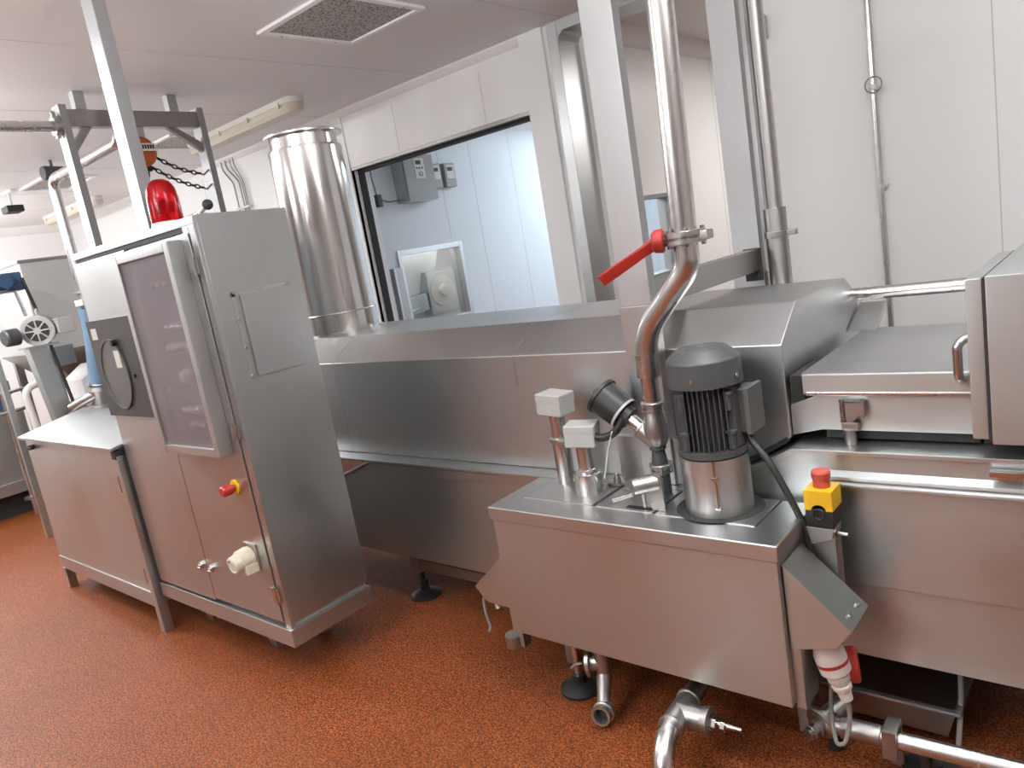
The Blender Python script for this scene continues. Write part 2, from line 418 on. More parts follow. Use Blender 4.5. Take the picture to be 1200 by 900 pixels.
# windowed box on the doors
WX0, WX1, WZ0, WZ1, WY = -3.052, -2.587, .965, 1.760, 1.248
fr = MB(); w = .034
for a in ((WX0, WX0+w, WZ0, WZ1), (WX1-w, WX1, WZ0, WZ1), (WX0+w, WX1-w, WZ0, WZ0+w), (WX0+w, WX1-w, WZ1-w, WZ1)):
    fr.box(a[0], a[1], WY, CY0-.006, a[2], a[3], .004)
wb = part('window_box', fr, 'steel', cab, 'brushed frame of the hazy window')
part('pane', MB().box(WX0+w-.004, WX1-w+.004, WY+.008, WY+.013, WZ0+w-.004, WZ1-w+.004, 0), 'haze_pane', wb, 'hazy mauve plastic pane')
M['panel_mauve'] = plain('mauve_backplate', (.125, .115, .122), .5)
part('backplate', MB().box(WX0+w, WX1-w, CY0-.014, CY0-.006, WZ0+w, WZ1-w, .001), 'panel_mauve', wb)
def knob(x, z, r, m='chrome'):
    part('indicator', MB().lathe((x, CY0-.014, z), (0, -1, 0), [(0, r*1.3), (.008, r*1.3), (.01, r), (.024, r), (.03, r*.6), (.032, .001)], 18), m, wb)
for i in range(4):
    knob(-2.80+i*.045, 1.46, .013); knob(-2.82+i*.045, 1.385, .013, 'white_plastic')
knob(-2.77, 1.27, .022, 'white_plastic'); knob(-2.90, 1.22, .016, 'cast')
for i in range(3): knob(-2.82+i*.05, 1.14, .015); knob(-2.80+i*.05, 1.08, .013, 'cast')
for i in range(3): knob(-2.83+i*.05, 1.62, .012, 'cast')
# chart recorder on the left door
rc = part('chart_recorder', MB().box(CX0-.004, -3.075, CY0-.020, CY0-.006, 1.095, 1.530, .003), 'dial', dl, 'dark grey chart recorder')
mb = MB(); n = 40
ring = lambda r0, y: [V((-3.418+math.cos(2*PI*i/n)*.135*r0, y, 1.285+math.sin(2*PI*i/n)*.158*r0)) for i in range(n)]
mb.loft([ring(1, CY0-.018), ring(1, CY0-.027), ring(.95, CY0-.027), ring(.93, CY0-.021)], 0)
part('dial_ring', mb, 'motor', rc)
mb = MB().loft([ring(.94, CY0-.018), ring(.94, CY0-.0225)], 0); part('dial', mb, 'dial_glass', rc)
part('sticker', MB().box(-3.575, -3.515, CY0-.0215, CY0-.0195, 1.445, 1.495, 0), 'label', rc)
part('sticker', MB().box(-3.385, -3.33, CY0-.0245, CY0-.0222, 1.315, 1.39, 0), 'label', rc)
part('knob', MB().lathe((-3.345, CY0-.019, 1.425), (0, -1, 0), [(0, .014), (.02, .014), (.022, .01)], 16), 'black', rc)
part('latch', MB().box(-3.25, -3.225, CY0-.028, CY0-.019, 1.27, 1.285, .002), 'black', rc)
# side cover plate
mb = MB()
mb.box(CX1-.001, CX1+.012, 1.415, 1.622, 1.235, 1.540, .003)
mb.box(CX1-.001, CX1+.005, 1.385, 1.622, 1.530, 1.552, .002); mb.box(CX1-.001, CX1+.005, 1.385, 1.402, 1.228, 1.552, .002)
sp = part('side_cover', mb, 'steel', cab)
for (y, z) in ((1.393, 1.545), (1.5, 1.545), (1.613, 1.545), (1.393, 1.24), (1.393, 1.345), (1.393, 1.45)):
    part('screw', MB().cyl((CX1+.004, y, z), (CX1+.010, y, z), .0055, n=10), 'chrome', sp)
# emergency button
eb = part('emergency_button', MB().lathe((-2.640, CY0-.006, .829), (0, -1, 0), [(0, .030), (.007, .030), (.009, .026)], 28, .001), 'yellow', dr, 'yellow collar of the red emergency button')
part('button_cap', MB().lathe((-2.640, CY0-.015, .829), (0, -1, 0), [(0, .015), (.012, .015), (.014, .021), (.046, .021), (.052, .016), (.052, .001)], 24), 'red_plastic', eb, 'red mushroom cap')
# power inlet
ib = part('power_socket', MB().box(-2.685, -2.60, CY0-.012, CY0-.006, .505, .600, .002), 'steel_dark', dr, 'cream round power socket on a steel plate')
mb = MB().lathe((-2.650, CY0-.010, .548), (0, -1, -.12), [(0, .040), (.012, .044), (.05, .044), (.055, .038), (.082, .035), (.085, .028), (.080, .022), (.080, .001)], 30)
mb.box(-2.63, -2.605, CY0-.062, CY0-.01, .492, .53, .004)
part('socket_body', mb, 'cream', ib)
part('pin_disc', MB().lathe((-2.650, CY0-.088, .538), (0, -1, -.12), [(0, .021), (.004, .021)], 20), 'label', ib)

# beacon on the cabinet
bc = thing('beacon_lamp', 'red rotating beacon lamp on top of the control cabinet', 'beacon', (-2.842, 1.40, 1.832))
part('base', MB().lathe((-2.842, 1.40, 1.832), (0, 0, 1), [(0, .062), (.010, .062), (.012, .060), (.018, .060)], 32, .002), 'white_plastic', bc)
part('reflector', MB().lathe((-2.842, 1.40, 1.851), (0, 0, 1), [(0, .012), (.03, .012), (.032, .026), (.07, .030), (.075, .012), (.085, .004)], 20), 'chrome', bc)
part('lens', MB().lathe((-2.842, 1.40, 1.851), (0, 0, 1), [(0, .059), (.085, .058), (.122, .053), (.146, .040), (.157, .022), (.160, .001)], 36), 'red_lens', bc)
# lever handle on the cabinet roof
lv = thing('toggle_lever', 'small chrome lever with black ball knob on the cabinet roof', 'lever', (-2.53, 1.42, 1.832))
part('bracket', MB().box(-2.66, -2.60, 1.405, 1.435, 1.831, 1.846, .002), 'cast', lv)
part('arm', MB().tube([(-2.75, 1.42, 1.843), (-2.63, 1.42, 1.850), (-2.575, 1.42, 1.864)], .008, 10), 'chrome', lv)
part('knob', MB().ball((-2.562, 1.42, 1.869), .019, (1.1, 1, 1)), 'black', lv)
# cable duct post from the cabinet to the ceiling
dp = thing('duct_post', 'square steel duct post rising from the cabinet roof to the ceiling', 'post', (-3.05, 1.43, 1.832))
part('post', MB().box(-3.098, -3.006, 1.40, 1.452, 1.830, ZC, .003), 'alu', dp)
part('ceiling_flange', MB().box(-3.13, -2.975, 1.37, 1.48, ZC-.008, ZC, .002), 'steel', dp)

# ================================================================== LIDDED TABLE CABINET ON THE LEFT
TX0, TX1, TY0, TY1 = -4.95, -3.632, 1.285, 1.66
tb = thing('lidded_bin', 'low stainless steel cabinet with a flat sloping lid, left of the control cabinet', 'cabinet', ((TX0+TX1)/2, 1.45, 0))
part('body', MB().prism([(TY0, .13), (TY0, .925), (TY1, .99), (TY1, .13)], 'x', TX0, TX1-.045, .003), 'steel_warm', tb)
part('lid', MB().prism([(TY0-.025, .928), (TY0-.025, .944), (TY1-.02, 1.018), (TY1-.02, 1.0)], 'x', TX0-.03, TX1, .004), 'steel', tb)
part('lower_rail', MB().box(TX0, TX1-.03, TY0-.006, TY0+.02, .125, .20, .003), 'steel', tb)
for (x, y) in ((TX0+.02, TY0), (TX1-.045, TY0), (TX0+.02, TY1-.05), (TX1-.045, TY1-.05)):
    top = .90
    part('leg', MB().box(x-.0, x+.045, y-.012, y+.035, 0, .13 if x < -4 else top, .003), 'steel', tb)
part('corner_bracket', MB().box(TX1-.048, TX1-.002, TY0-.016, TY0+.02, .885, .925, .003), 'dark', tb)
mb = MB().cyl((-4.83, TY0, .885), (-4.83, TY0-.03, .885), .014, n=16).box(-4.835, -4.77, TY0-.036, TY0-.026, .878, .893, .003)
part('latch', mb, 'black', tb)
for z in (.25, .72): part('hinge', MB().cyl((TX1-.055, TY0-.006, z), (TX1-.055, TY0-.006, z+.08), .006, n=10), 'chrome', tb)

# ================================================================== TUNNEL MACHINE
tun = thing('tunnel_machine', 'long stainless steel tunnel trough on legs running behind the cabinet', 'machine', (-1.8, 2.4, 0))
# lower trough, left part (shallow) with slanting left end
part('trough', MB().prism([(-3.3, .30), (-3.3, .50), (-2.69, .70), (-1.03, .70), (-1.03, .245), (-2.9, .245)], 'y', 1.985, 2.88, .003), 'steel_warm', tun)
mb = MB().prism([(-2.69, .652), (-2.69, .70), (-1.03, .70), (-1.03, .66)], 'y', 1.972, 1.99, .003)
mb.tube([(-3.0, 1.974, .59), (-2.895, 1.974, .624), (-2.74, 1.974, .682), (-2.69, 1.974, .697), (-1.9, 1.974, .70)], .008, 10)
part('trough_lip', mb, 'steel', tun)
part('ledge', MB().box(-3.85, -1.03, 1.960, 2.9, .70, .711, .003), 'steel', tun)
# lower trough, right part (deep)
TP = [(-1.055, .25), (-1.055, .705), (-.775, .852), (.9, .856), (.9, .25)]
part('trough', MB().prism(TP, 'y', 1.985, 2.88, .003), 'steel_warm', tun)
mb = MB().prism([(-1.055, .700), (-1.055, .712), (-.772, .860), (.9, .864), (.9, .85), (-.768, .846)], 'y', 1.975, 2.25, .003)
part('ledge', mb, 'steel', tun)
mb = MB().prism([(1.988, .804), (1.966, .790), (1.964, .781), (1.970, .778), (1.958, .772), (1.957, .764), (1.988, .762)], 'x', -.70, .9, .0015)
part('rim', mb, 'steel', tun, 'bright double rim along the right trough')
part('skirt', MB().prism([(1.975, .765), (1.972, .478), (1.98, .474), (1.99, .478), (1.99, .765)], 'x', -.66, .9, .003), 'steel_warm', tun)
part('skirt', MB().box(-.64, .9, 1.978, 1.99, .258, .482, .002), 'steel_warm', tun)
mb = MB().box(-.295, -.225, 1.955, 1.977, .820, .835, .003).box(-.28, -.24, 1.957, 1.985, .813, .822, .002)
part('catch', mb, 'chrome', tun)
part('gap_strip', MB().prism([(-1.05, .712), (-.80, .858), (-.80, .874), (-1.08, .712)], 'y', 2.032, 2.06, 0), 'dark', tun)
# legs of the tunnel with levelling discs
def foot_disc(mb, x, y, r=.075):
    mb.lathe((x, y, 0), (0, 0, 1), [(0, r), (.006, r), (.022, r*.5), (.026, .022), (.05, .022)], 32)
    mb.cyl((x, y, .04), (x, y, .16), .011, n=12); mb.hexa((x, y, .06), (x, y, .08), .022)
for (x, y) in ((-2.62, 2.08), (-2.62, 2.78), (-.45, 2.5), (-.45, 2.78), (.6, 2.05), (.6, 2.78), (-1.5, 2.78)):
    lg = part('leg', MB().box(x-.03, x+.03, y-.0 if y < 1.99 else y-.03, y+.06 if y < 1.99 else y+.03, .13, .25, .003), 'steel_dark', tun)
    mb = MB(); foot_disc(mb, x, y+(.02 if y < 1.99 else 0)); part('levelling_foot', mb, 'black_disc', lg)
part('cross_beam', MB().box(-2.65, -2.59, 2.10, 2.76, .14, .20, .003), 'steel_dark', tun)
part('cross_beam', MB().box(-2.60, -1.55, 2.06, 2.10, .14, .19, .003), 'steel_dark', tun)
part('drip_sheet', MB().prism([(2.12, .205), (2.12, .22), (2.75, .16), (2.75, .145)], 'x', -2.58, -1.7, .002), 'steel_dark', tun)

# hood of the tunnel
hood = thing('tunnel_hood', 'long slant-sided stainless steel hood on top of the tunnel machine', 'hood', (-2.3, 2.44, .71))
def hring(x, b, g=0.): return [V((x, 2.04-g, b)), V((x, 2.04-g, 1.146)), V((x, 2.183-g*.7, 1.247+g*.7)), V((x, 2.658+g*.7, 1.247+g*.7)), V((x, 2.84+g, 1.135)), V((x, 2.84+g, b))]
part('shell', MB().loft([hring(-3.85, .712), hring(-1.08, .712), hring(-.79, .872)], .004, 3), 'steel', hood)
for x in (-1.79, -2.9): part('seam', MB().loft([hring(x-.001, .713, .0004), hring(x+.001, .713, .0004)], 0), 'tube', hood)

# exhaust stack
SX, SY = -3.315, 2.44
st = thing('exhaust_stack', 'shiny round stainless steel exhaust stack standing on the tunnel hood', 'exhaust pipe', (SX, SY, 1.247))
part('pipe', MB().lathe((SX, SY, 1.2475), (0, 0, 1), [(0, .198), (.10, .198), (.101, .195), (.93, .188), (.94, .190), (.955, .188)], 56), 'mirror_tube', st)
part('collar', MB().lathe((SX, SY, 2.196), (0, 0, 1), [(0, .178), (.005, .172), (.07, .172)], 56), 'mirror_tube', st)
part('flange', MB().lathe((SX, SY, 2.262), (0, 0, 1), [(0, .205), (.012, .205), (.012, .165)], 56, .002), 'chrome', st)
mb = MB().torus((SX, SY, 1.352), (0, 0, 1), .197, .004, 56, 8); part('weld_ring', mb, 'tube', st)
mb = MB().box(SX-.235, SX-.222, 2.31, 2.33, 1.30, 1.46, .002).box(SX-.25, SX-.21, 2.305, 2.335, 1.375, 1.39, .002)
part('clamp', mb, 'cast', st)

# right cover and end housing
cv = thing('trough_cover', 'flat stainless steel cover box over the right end of the trough', 'cover', (-.4, 2.35, .87))
part('lid', MB().prism([(2.04, 1.0), (2.04, 1.058), (2.05, 1.062), (2.68, 1.066), (2.68, 1.0)], 'x', -.745, -.327, .004), 'steel', cv)
mb = MB().box(-.735, -.327, 2.036, 2.06, .998, 1.008, .003); part('lid_lip', mb, 'tube', cv)
part('body', MB().prism([(-.788, .876), (-.788, .966), (-.70, .998), (-.327, .998), (-.327, .895), (-.705, .895)], 'y', 2.055, 2.66, .002), 'steel_warm', cv)
part('dark_gap', MB().box(-.7, -.327, 2.075, 2.6, .866, .897, 0).box(-.785, -.745, 2.06, 2.3, .97, 1.05, 0), 'dark', cv)
part('rear_flap', MB().prism([(2.62, 1.066), (2.79, 1.14), (2.80, 1.12), (2.68, 1.066)], 'x', -.785, -.70, .002), 'steel', cv)
mb = MB().tube([(-.323, 2.015, 1.155), (-.352, 1.99, 1.142), (-.352, 1.99, 1.05), (-.352, 2.04, 1.042)], .0105, 12, bend=.03)
part('handle', mb, 'chrome', cv)
# toggle clamp
tc = thing('toggle_clamp', 'small steel toggle clamp on the cover body above the right ledge', 'clamp', (-.62, 2.03, .862))
mb = MB().box(-.645, -.60, 2.028, 2.056, .902, .925, .003); part('base', mb, 'cast', tc)
mb = MB().cyl((-.625, 2.035, .861), (-.625, 2.035, .905), .016, n=14); part('pin', mb, 'cast', tc)
mb = MB()
for k in range(6): mb.cyl((-.640, 2.035, .925+k*.011), (-.640, 2.035, .932+k*.011), .008, n=12)
mb.cyl((-.640, 2.035, .92), (-.640, 2.035, .988), .006, n=10); part('spring', mb, 'chrome', tc)
mb = MB().prism([(-.632, .985), (-.588, .985), (-.588, .955), (-.615, .925), (-.628, .925)], 'y', 2.026, 2.034, .001)
mb.box(-.59, -.582, 2.026, 2.055, .94, .985, .001).box(-.632, -.588, 2.026, 2.055, .98, .987, .001); part('hook', mb, 'cast', tc)

eh = thing('end_housing', 'big stainless steel end housing at the right edge of the picture', 'housing', (.15, 2.3, .862))
part('body', MB().box(-.283, .62, 1.945, 2.62, .905, 1.302, .004), 'steel_warm', eh)
part('side_flange', MB().box(-.325, -.290, 1.962, 2.50, .912, 1.296, .004), 'steel_warm', eh)
part('seam', MB().box(-.291, -.282, 1.955, 2.5, .912, 1.296, 0), 'dark', eh)
part('foot_rail', MB().box(-.32, .6, 2.08, 2.5, .865, .913, 0), 'dark', eh)

# portal frame: two columns joined by a beam
pf = thing('portal_frame', 'stainless steel portal frame straddling the tunnel up to the ceiling', 'frame', (-1.215, 2.45, .71))
def column(y0, y1, zb, zseam):
    c = part('column', MB().box(-1.271, -1.160, y0, y1, zseam, ZC, .003), 'alu', pf)
    return c
column(1.997, 2.038, 1.296, 1.296)
part('column_base', MB().box(-1.2745, -1.156, 1.994, 2.0385, .712, 1.296, .003), 'steel_v', pf)
part('foot_plate', MB().box(-1.365, -1.10, 2.004, 2.0385, .712, .865, .003), 'steel', pf)
column(2.878, 2.92, 1.0, 1.275)
part('column_base', MB().box(-1.278, -1.152, 2.874, 2.935, .712, 1.275, .003), 'steel', pf)
part('beam', MB().box(-1.215, -1.162, 2.04, 2.865, 1.284, 1.368, .003), 'steel_dark', pf)
part('beam_plate', MB().box(-1.225, -1.155, 2.866, 2.874, 1.245, 1.372, .002), 'dark', pf)
mb = MB()
for (x, y, z) in ((-1.2, 2.0, 2.5), ): pass
# riser pipes behind the rear column
rp = thing('riser_pipe', 'pair of thin grey riser pipes right of the rear column with a clamped sleeve', 'pipe', (-1.12, 2.93, .6))
part('pipe', MB().cyl((-1.104, 2.92, 1.50), (-1.104, 2.92, ZC), .026, n=20), 'steel_dark', rp)
part('pipe', MB().cyl((-1.108, 2.99, 1.2), (-1.108, 2.99, ZC), .012, n=12), 'tube', rp)
part('sleeve', MB().cyl((-1.104, 2.92, .72), (-1.104, 2.92, 1.513), .042, n=24, bev=.001), 'steel_dark', rp)
mb = MB().cyl((-1.104, 2.92, 1.40), (-1.104, 2.92, 1.425), .047, n=24, bev=.002).box(-1.067, -1.027, 2.905, 2.935, 1.402, 1.423, .003)
part('clamp', mb, 'cast', rp)
# wall bits
t = thing('wall_switch', 'grey switch box high on the white wall right of the rear column', 'switch', (-1.48, YW, 2.33))
part('box', MB().box(-1.515, -1.452, YW-.05, YW, 2.335, 2.45, .008), 'motor_light', t)
part('rocker', MB().box(-1.50, -1.468, YW-.056, YW-.049, 2.36, 2.425, .003), 'steel_dark', t)
t = thing('wall_conduit', 'thin steel conduit clipped straight up the white right wall', 'pipe', (-.98, YW-.025, 0))
part('pipe', MB().cyl((-.98, YW-.03, .0), (-.98, YW-.03, ZC), .014, n=14), 'tube', t)
for z in (.7, 1.52, 1.975): 
    part('clip', MB().cyl((-.98, YW-.03, z-.012), (-.98, YW-.03, z+.012), .02, n=16).box(-.962, -.945, YW-.036, YW-.024, z-.006, z+.006, .001), 'white_plastic', t)
part('ring', MB().torus((-.975, YW-.05, 1.985), (0, 1, 0), .036, .003, 24, 8), 'cable_grey', t)
t = thing('pipe_stub', 'tiny white pipe stub on the wall beside the clamped sleeve', 'fitting', (-1.47, YW, 1.44))
part('stub', MB().cyl((-1.49, YW-.0, 1.447), (-1.49, YW-.06, 1.447), .016, n=12), 'white_plastic', t)
part('screw', MB().cyl((-1.49, YW, 1.372), (-1.49, YW-.008, 1.372), .01, n=10), 'cast', t)
mb = MB().cyl((-.795, 2.72, 1.178), (.4, 2.72, 1.19), .022, n=20)
solo('push_rod', mb, 'tube', 'round steel bar running from the hood end to the end housing', 'bar')

# ================================================================== PUMP HOUSING IN FRONT
BX0, BX1, BY0, BY1, BZ = -1.690, -.708, 1.664, 1.957, .710
bx = thing('pump_housing', 'stainless steel pump box standing in front of the tunnel machine', 'tank', (-1.2, 1.8, 0))
part('body', MB().box(BX0+.010, BX1-.008, BY0+.008, BY1-.004, .250, .668, .003), 'steel_warm', bx)
mb = MB().box(BX0, BX1, BY0, BY1, .663, BZ, .007, 3)
part('top_plate', mb, 'steel', bx)
zl0, zl1 = BZ-.003, BZ+.003
lid1 = part('access_lid', MB().box(-1.612, -1.334, 1.768, 1.952, zl0, zl1, .0015), 'steel', bx)
part('access_lid', MB().box(-1.318, -1.118, 1.766, 1.952, zl0, zl1, .0015), 'steel', bx)
part('access_lid', MB().box(-1.106, -.806, 1.762, 1.952, zl0, zl1, .0015), 'steel', bx)
mb = MB().box(-1.332, -1.320, 1.768, 1.95, BZ-.002, BZ+.0012, 0).box(-1.116, -1.108, 1.766, 1.95, BZ-.002, BZ+.0012, 0).box(-.804, -.799, 1.762, 1.95, BZ-.002, BZ+.0012, 0).box(-1.616, -1.613, 1.768, 1.95, BZ-.002, BZ+.0012, 0)
mb.box(-1.215, -1.125, 1.778, 1.80, BZ+.0025, BZ+.0036, 0)
part('slot', mb, 'dark', bx)
mb = MB().lathe((-.948, 1.866, BZ+.0028), (0, 0, 1), [(0, .125), (.0008, .125)], 40); part('motor_cutout', mb, 'dark', bx)
# wedge boxes on both sides
wr = part('side_wedge', MB().prism([(BX1-.006, .645), (-.556, .492), (-.598, .436), (BX1-.006, .408)], 'y', 1.695, 1.840, .003), 'steel_warm', bx)
for y in (1.74, 1.80): part('screw', MB().cyl((-.575, y, .508), (-.570, y, .514), .006, n=10), 'chrome', wr)
part('side_wedge', MB().prism([(BX0+.01, .53), (-1.862, .370), (-1.81, .318), (BX0+.01, .316)], 'y', 1.70, 1.86, .003), 'steel_warm', bx)
mb = MB().cyl((-1.80, 1.74, .31), (-1.775, 1.72, .285), .016, n=14); part('cable_gland', mb, 'chrome', bx)
part('cable_loop', MB().tube([(-1.835, 1.73, .34), (-1.86, 1.73, .31), (-1.862, 1.73, .25), (-1.848, 1.73, .19), (-1.862, 1.73, .175)], .006, 8, bend=.03), 'cable_grey', bx)
# legs
part('leg', MB().box(-.716, -.690, 1.70, 1.705, .236, .41, .002).box(-.694, -.690, 1.70, 1.80, .236, .41, .002), 'steel', bx)
part('leg', MB().box(-1.70, -1.68, 1.715, 1.755, .16, .32, .002), 'steel', bx)
part('leg', MB().cyl((-1.73, 1.72, .155), (-1.73, 1.72, .20), .032, n=20, bev=.002), 'cast', bx)
for x in (-1.66, -.80): part('leg', MB().box(x, x+.04, 1.90, 1.94, 0, .26, .003), 'steel_dark', bx)
lf = part('leg', MB().cyl((-1.52, 1.79, .04), (-1.52, 1.79, .252), .014, n=14), 'chrome', bx)
mb = MB(); mb.lathe((-1.52, 1.79, 0), (0, 0, 1), [(0, .072), (.01, .072), (.026, .045), (.032, .026), (.06, .024)], 36); part('levelling_foot', mb, 'black_disc', lf)

# level probes
def probe(x, y, zb, zr, zh, r, flange, label, rot, hs):
    t = thing('level_probe', label, 'sensor', (x, y, BZ+.003), 'level probes on the pump box')
    part('rod', MB().lathe((x, y, BZ+.003), (0, 0, 1), [(0, r*1.15), (zr-BZ, r*1.15), (zr-BZ+.002, r), (zh-BZ-.003, r)], 28), 'tube', t)
    mt = Matrix.Translation((x, y, zh)) @ Matrix.Rotation(rot, 4, 'Z') @ Matrix.Rotation(.06, 4, 'Y')
    part('head', MB().box(-hs[0], hs[0], -hs[1], hs[1], .0, hs[2], .006, 3, mt), 'box_plastic', t, 'light grey junction box')
    part('head_cover', MB().box(-hs[0]-.001, hs[0]+.001, -hs[1]-.001, hs[1]+.001, hs[2]*.70, hs[2]+.012, .006, 3, mt), 'box_plastic', t)
    if flange:
        part('flange', MB().lathe((x, y, BZ+.003), (0, 0, 1), [(0, .047), (.070, .047), (.072, .040)], 36, .002), 'tube', t)
        part('flange_screw', MB().cyl((x-.05, y-.012, .755), (x-.04, y-.01, .755), .007, n=10), 'cast', t)
    else:
        part('hose_clamp', MB().cyl((x, y, .862), (x, y, .876), r*1.4, n=24).box(x+.02, x+.05, y-.045, y-.025, .862, .876, .002), 'cast', t)
    return t
probe(-1.545, 1.932, .71, .865, .962, .027, False, 'taller level probe with light grey head at the back left of the pump box', -.05, (.052, .042, .062))
probe(-1.405, 1.868, .71, .79, .878, .0255, True, 'shorter flanged level probe with light grey head, in front of the taller one', .35, (.050, .042, .060))

# motor
MX, MY = -.948, 1.866
mo = thing('electric_motor', 'big dark grey electric motor standing upright on a steel sleeve', 'motor', (MX, MY, BZ+.003))
part('sleeve', MB().lathe((MX, MY, BZ+.003), (0, 0, 1), [(0, .106), (.165, .106), (.166, .100)], 56, .001), 'steel_v', mo)
mb = MB().cyl((-.898, 1.754, .735), (-.898, 1.754, .885), .004, n=10).box(-.908, -.888, 1.75, 1.763, .83, .84, .002).box(-.908, -.888, 1.75, 1.763, .745, .755, .002)
part('clamp_rod', mb, 'chrome', mo)
part('end_shield', MB().lathe((MX, MY, .879), (0, 0, 1), [(0, .100), (.004, .108), (.022, .108), (.024, .095)], 48), 'motor', mo)
part('stator', MB().lathe((MX, MY, .90), (0, 0, 1), [(0, .089), (.19, .089)], 48), 'motor', mo)
mb = MB()
for q in range(4):
    a0 = q*PI/2-PI/4
    ax = V((math.cos(q*PI/2-PI/2+.35), math.sin(q*PI/2-PI/2+.35), 0)); pr = V((-ax.y, ax.x, 0))
    for k in range(-4, 5):
        off = k*.0155; r1 = math.sqrt(max(.1065**2-off**2, 0)); r0 = math.sqrt(.086**2-off**2)
        c = V((MX, MY, 0)); w = .0021
        ps = [c+ax*r0+pr*(off-w), c+ax*r1+pr*(off-w*.7), c+ax*r1+pr*(off+w*.7), c+ax*r0+pr*(off+w)]
        mb.loft([[p+V((0, 0, .905)) for p in ps], [p+V((0, 0, 1.09)) for p in ps]], 0)
part('cooling_fins', mb, 'motor', mo)
for q in range(4):
    a = q*PI/2-PI/4+.35-.02; d = V((math.cos(a), math.sin(a), 0))
    for z in (.905, 1.015):
        c = V((MX, MY, z))+d*.098; part('lug', MB().cyl(c, c+V((0, 0, .045)), .012, n=10).box(c.x-.016, c.x+.016, c.y-.012, c.y+.012, z+.043, z+.052, .002), 'motor', mo)
part('fan_cowl', MB().lathe((MX, MY, 1.082), (0, 0, 1), [(0, .112), (.001, .118), (.068, .117), (.074, .114), (.097, .084), (.100, .080), (.098, .074)], 64), 'motor', mo)
mb = MB()
for i in range(-5, 6):
    y = i*.0135; l = math.sqrt(max(.076**2-y*y, 0)); mb.box(MX-l, MX+l, MY+y-.0028, MY+y+.0028, 1.177, 1.181, 0)
for r in (.025, .05, .074): mb.torus((MX, MY, 1.179), (0, 0, 1), r, .0035, 36, 6)
part('fan_grille', mb, 'tbox', mo)
part('fan_disc', MB().lathe((MX, MY, 1.166), (0, 0, 1), [(0, .078), (.002, .078)], 36), 'black', mo)
mb = MB()
for a in (-1.45, -.2, 2.9): 
    d = V((math.cos(a), math.sin(a), 0)); c = V((MX, MY, 1.108)); mb.hexa(c+d*.115, c+d*.124, .008)
part('cowl_screw', mb, 'chrome', mo)
tbx = part('terminal_box', MB().box(-.860, -.822, 1.86, 1.962, .940, 1.062, .005), 'motor', mo)
part('terminal_cover', MB().box(-.824, -.806, 1.855, 1.966, .936, 1.066, .004), 'tbox', tbx)
for ch in mo.children:
    k = .905 if ch.name.startswith(('sleeve', 'clamp_rod')) else .88
    for me in {ch.data, *[g.data for g in ch.children]}:
        for v in me.vertices: v.co.x *= k; v.co.y *= k
mb = MB().tube([(-.848, 1.891, .939), (-.842, 1.882, .915), (-.79, 1.868, .86), (-.73, 1.853, .75), (-.697, 1.852, .66), (-.697, 1.852, .58)], .0095, 12, bend=.06)
solo('motor_cable', mb, 'cable', 'black cable hanging from the motor terminal box down past the wedge', 'cable')

# pump pipe with butterfly valve
PY = 1.92
pp = thing('pump_pipe', 'bent stainless steel pipe rising from the pump box to the ceiling', 'pipe', (-1.16, PY, BZ+.003))
part('pipe', MB().cyl((-.955, PY, ZC), (-.9822, PY, 1.505), .0355, n=28), 'tube', pp)
mb = MB().tube([(-.9828, PY, 1.468), (-.985, PY, 1.40), (-1.150, PY, 1.225), (-1.157, PY, 1.09)], .0355, 28, bend=.075, steps=10)
part('pipe', mb, 'tube', pp)
part('reducer', MB().lathe((-1.157, PY, 1.162), (-.002, 0, -1), [(0, .0355), (.01, .0355), (.045, .0265), (.16, .0265)], 28), 'tube', pp)
def union_nut(z):
    mb = MB().lathe((-1.158, PY, z), (0, 0, -1), [(0, .034), (.002, .036), (.012, .036), (.014, .030), (.018, .030), (.020, .036), (.028, .036), (.030, .034)], 28)
    for k in range(6):
        a = k*PI/3; mb.box(-1.158+.035*math.cos(a)-.004, -1.158+.035*math.cos(a)+.004, PY+.035*math.sin(a)-.004, PY+.035*math.sin(a)+.004, z-.028, z-.002, .001)
    part('union_nut', mb, 'cast', pp)
union_nut(1.010); union_nut(.812)
mb = MB().lathe((-1.158, PY, .981), (0, 0, -1), [(0, .027), (.02, .031), (.050, .038), (.085, .038), (.108, .028)], 28)
mb.lathe((-1.165, PY, .890), (-.787, 0, .616), [(-.01, .032), (.050, .032), (.051, .035), (.057, .035)], 24)
part('angle_body', mb, 'cast', pp)
part('neck', MB().lathe((-1.160, PY, .874), (0, 0, -1), [(0, .026), (.015, .026), (.02, .020), (.05, .024), (.063, .026)], 22), 'motor', pp)
part('foot_pipe', MB().lathe((-1.160, PY, .783), (0, 0, -1), [(0, .026), (.070, .026)], 22), 'motor', pp)
# angle seat actuator
dv = V((-.787, 0, .616)).normalized(); o = V((-1.165, PY, .890))+dv*.055
ac = part('actuator', MB().lathe(o+dv*.045, dv, [(0, .030), (.002, .036), (.024, .038), (.026, .052), (.035, .054), (.040, .054), (.115, .058), (.117, .063), (.128, .063), (.130, .05), (.134, .012), (.150, .010)], 36), 'black_disc', pp, 'black valve actuator')
part('actuator_stem', MB().lathe(o-dv*.002, dv, [(0, .021), (.048, .021)], 20), 'chrome', pp)
part('actuator_band', MB().lathe(o+dv*.071, dv, [(0, .0545), (.004, .0555), (.008, .0545)], 36), 'motor_light', ac)
mb = MB().tube([(-1.262, 1.892, .945), (-1.285, 1.880, .915), (-1.325, 1.872, .900), (-1.352, 1.868, .905)], .013, 12, bend=.02).cyl((-1.255, 1.897, .965), (-1.265, 1.890, .94), .017, n=12)
solo('actuator_cable', mb, 'cable', 'short black cable between the valve actuator and the shorter probe head', 'cable')
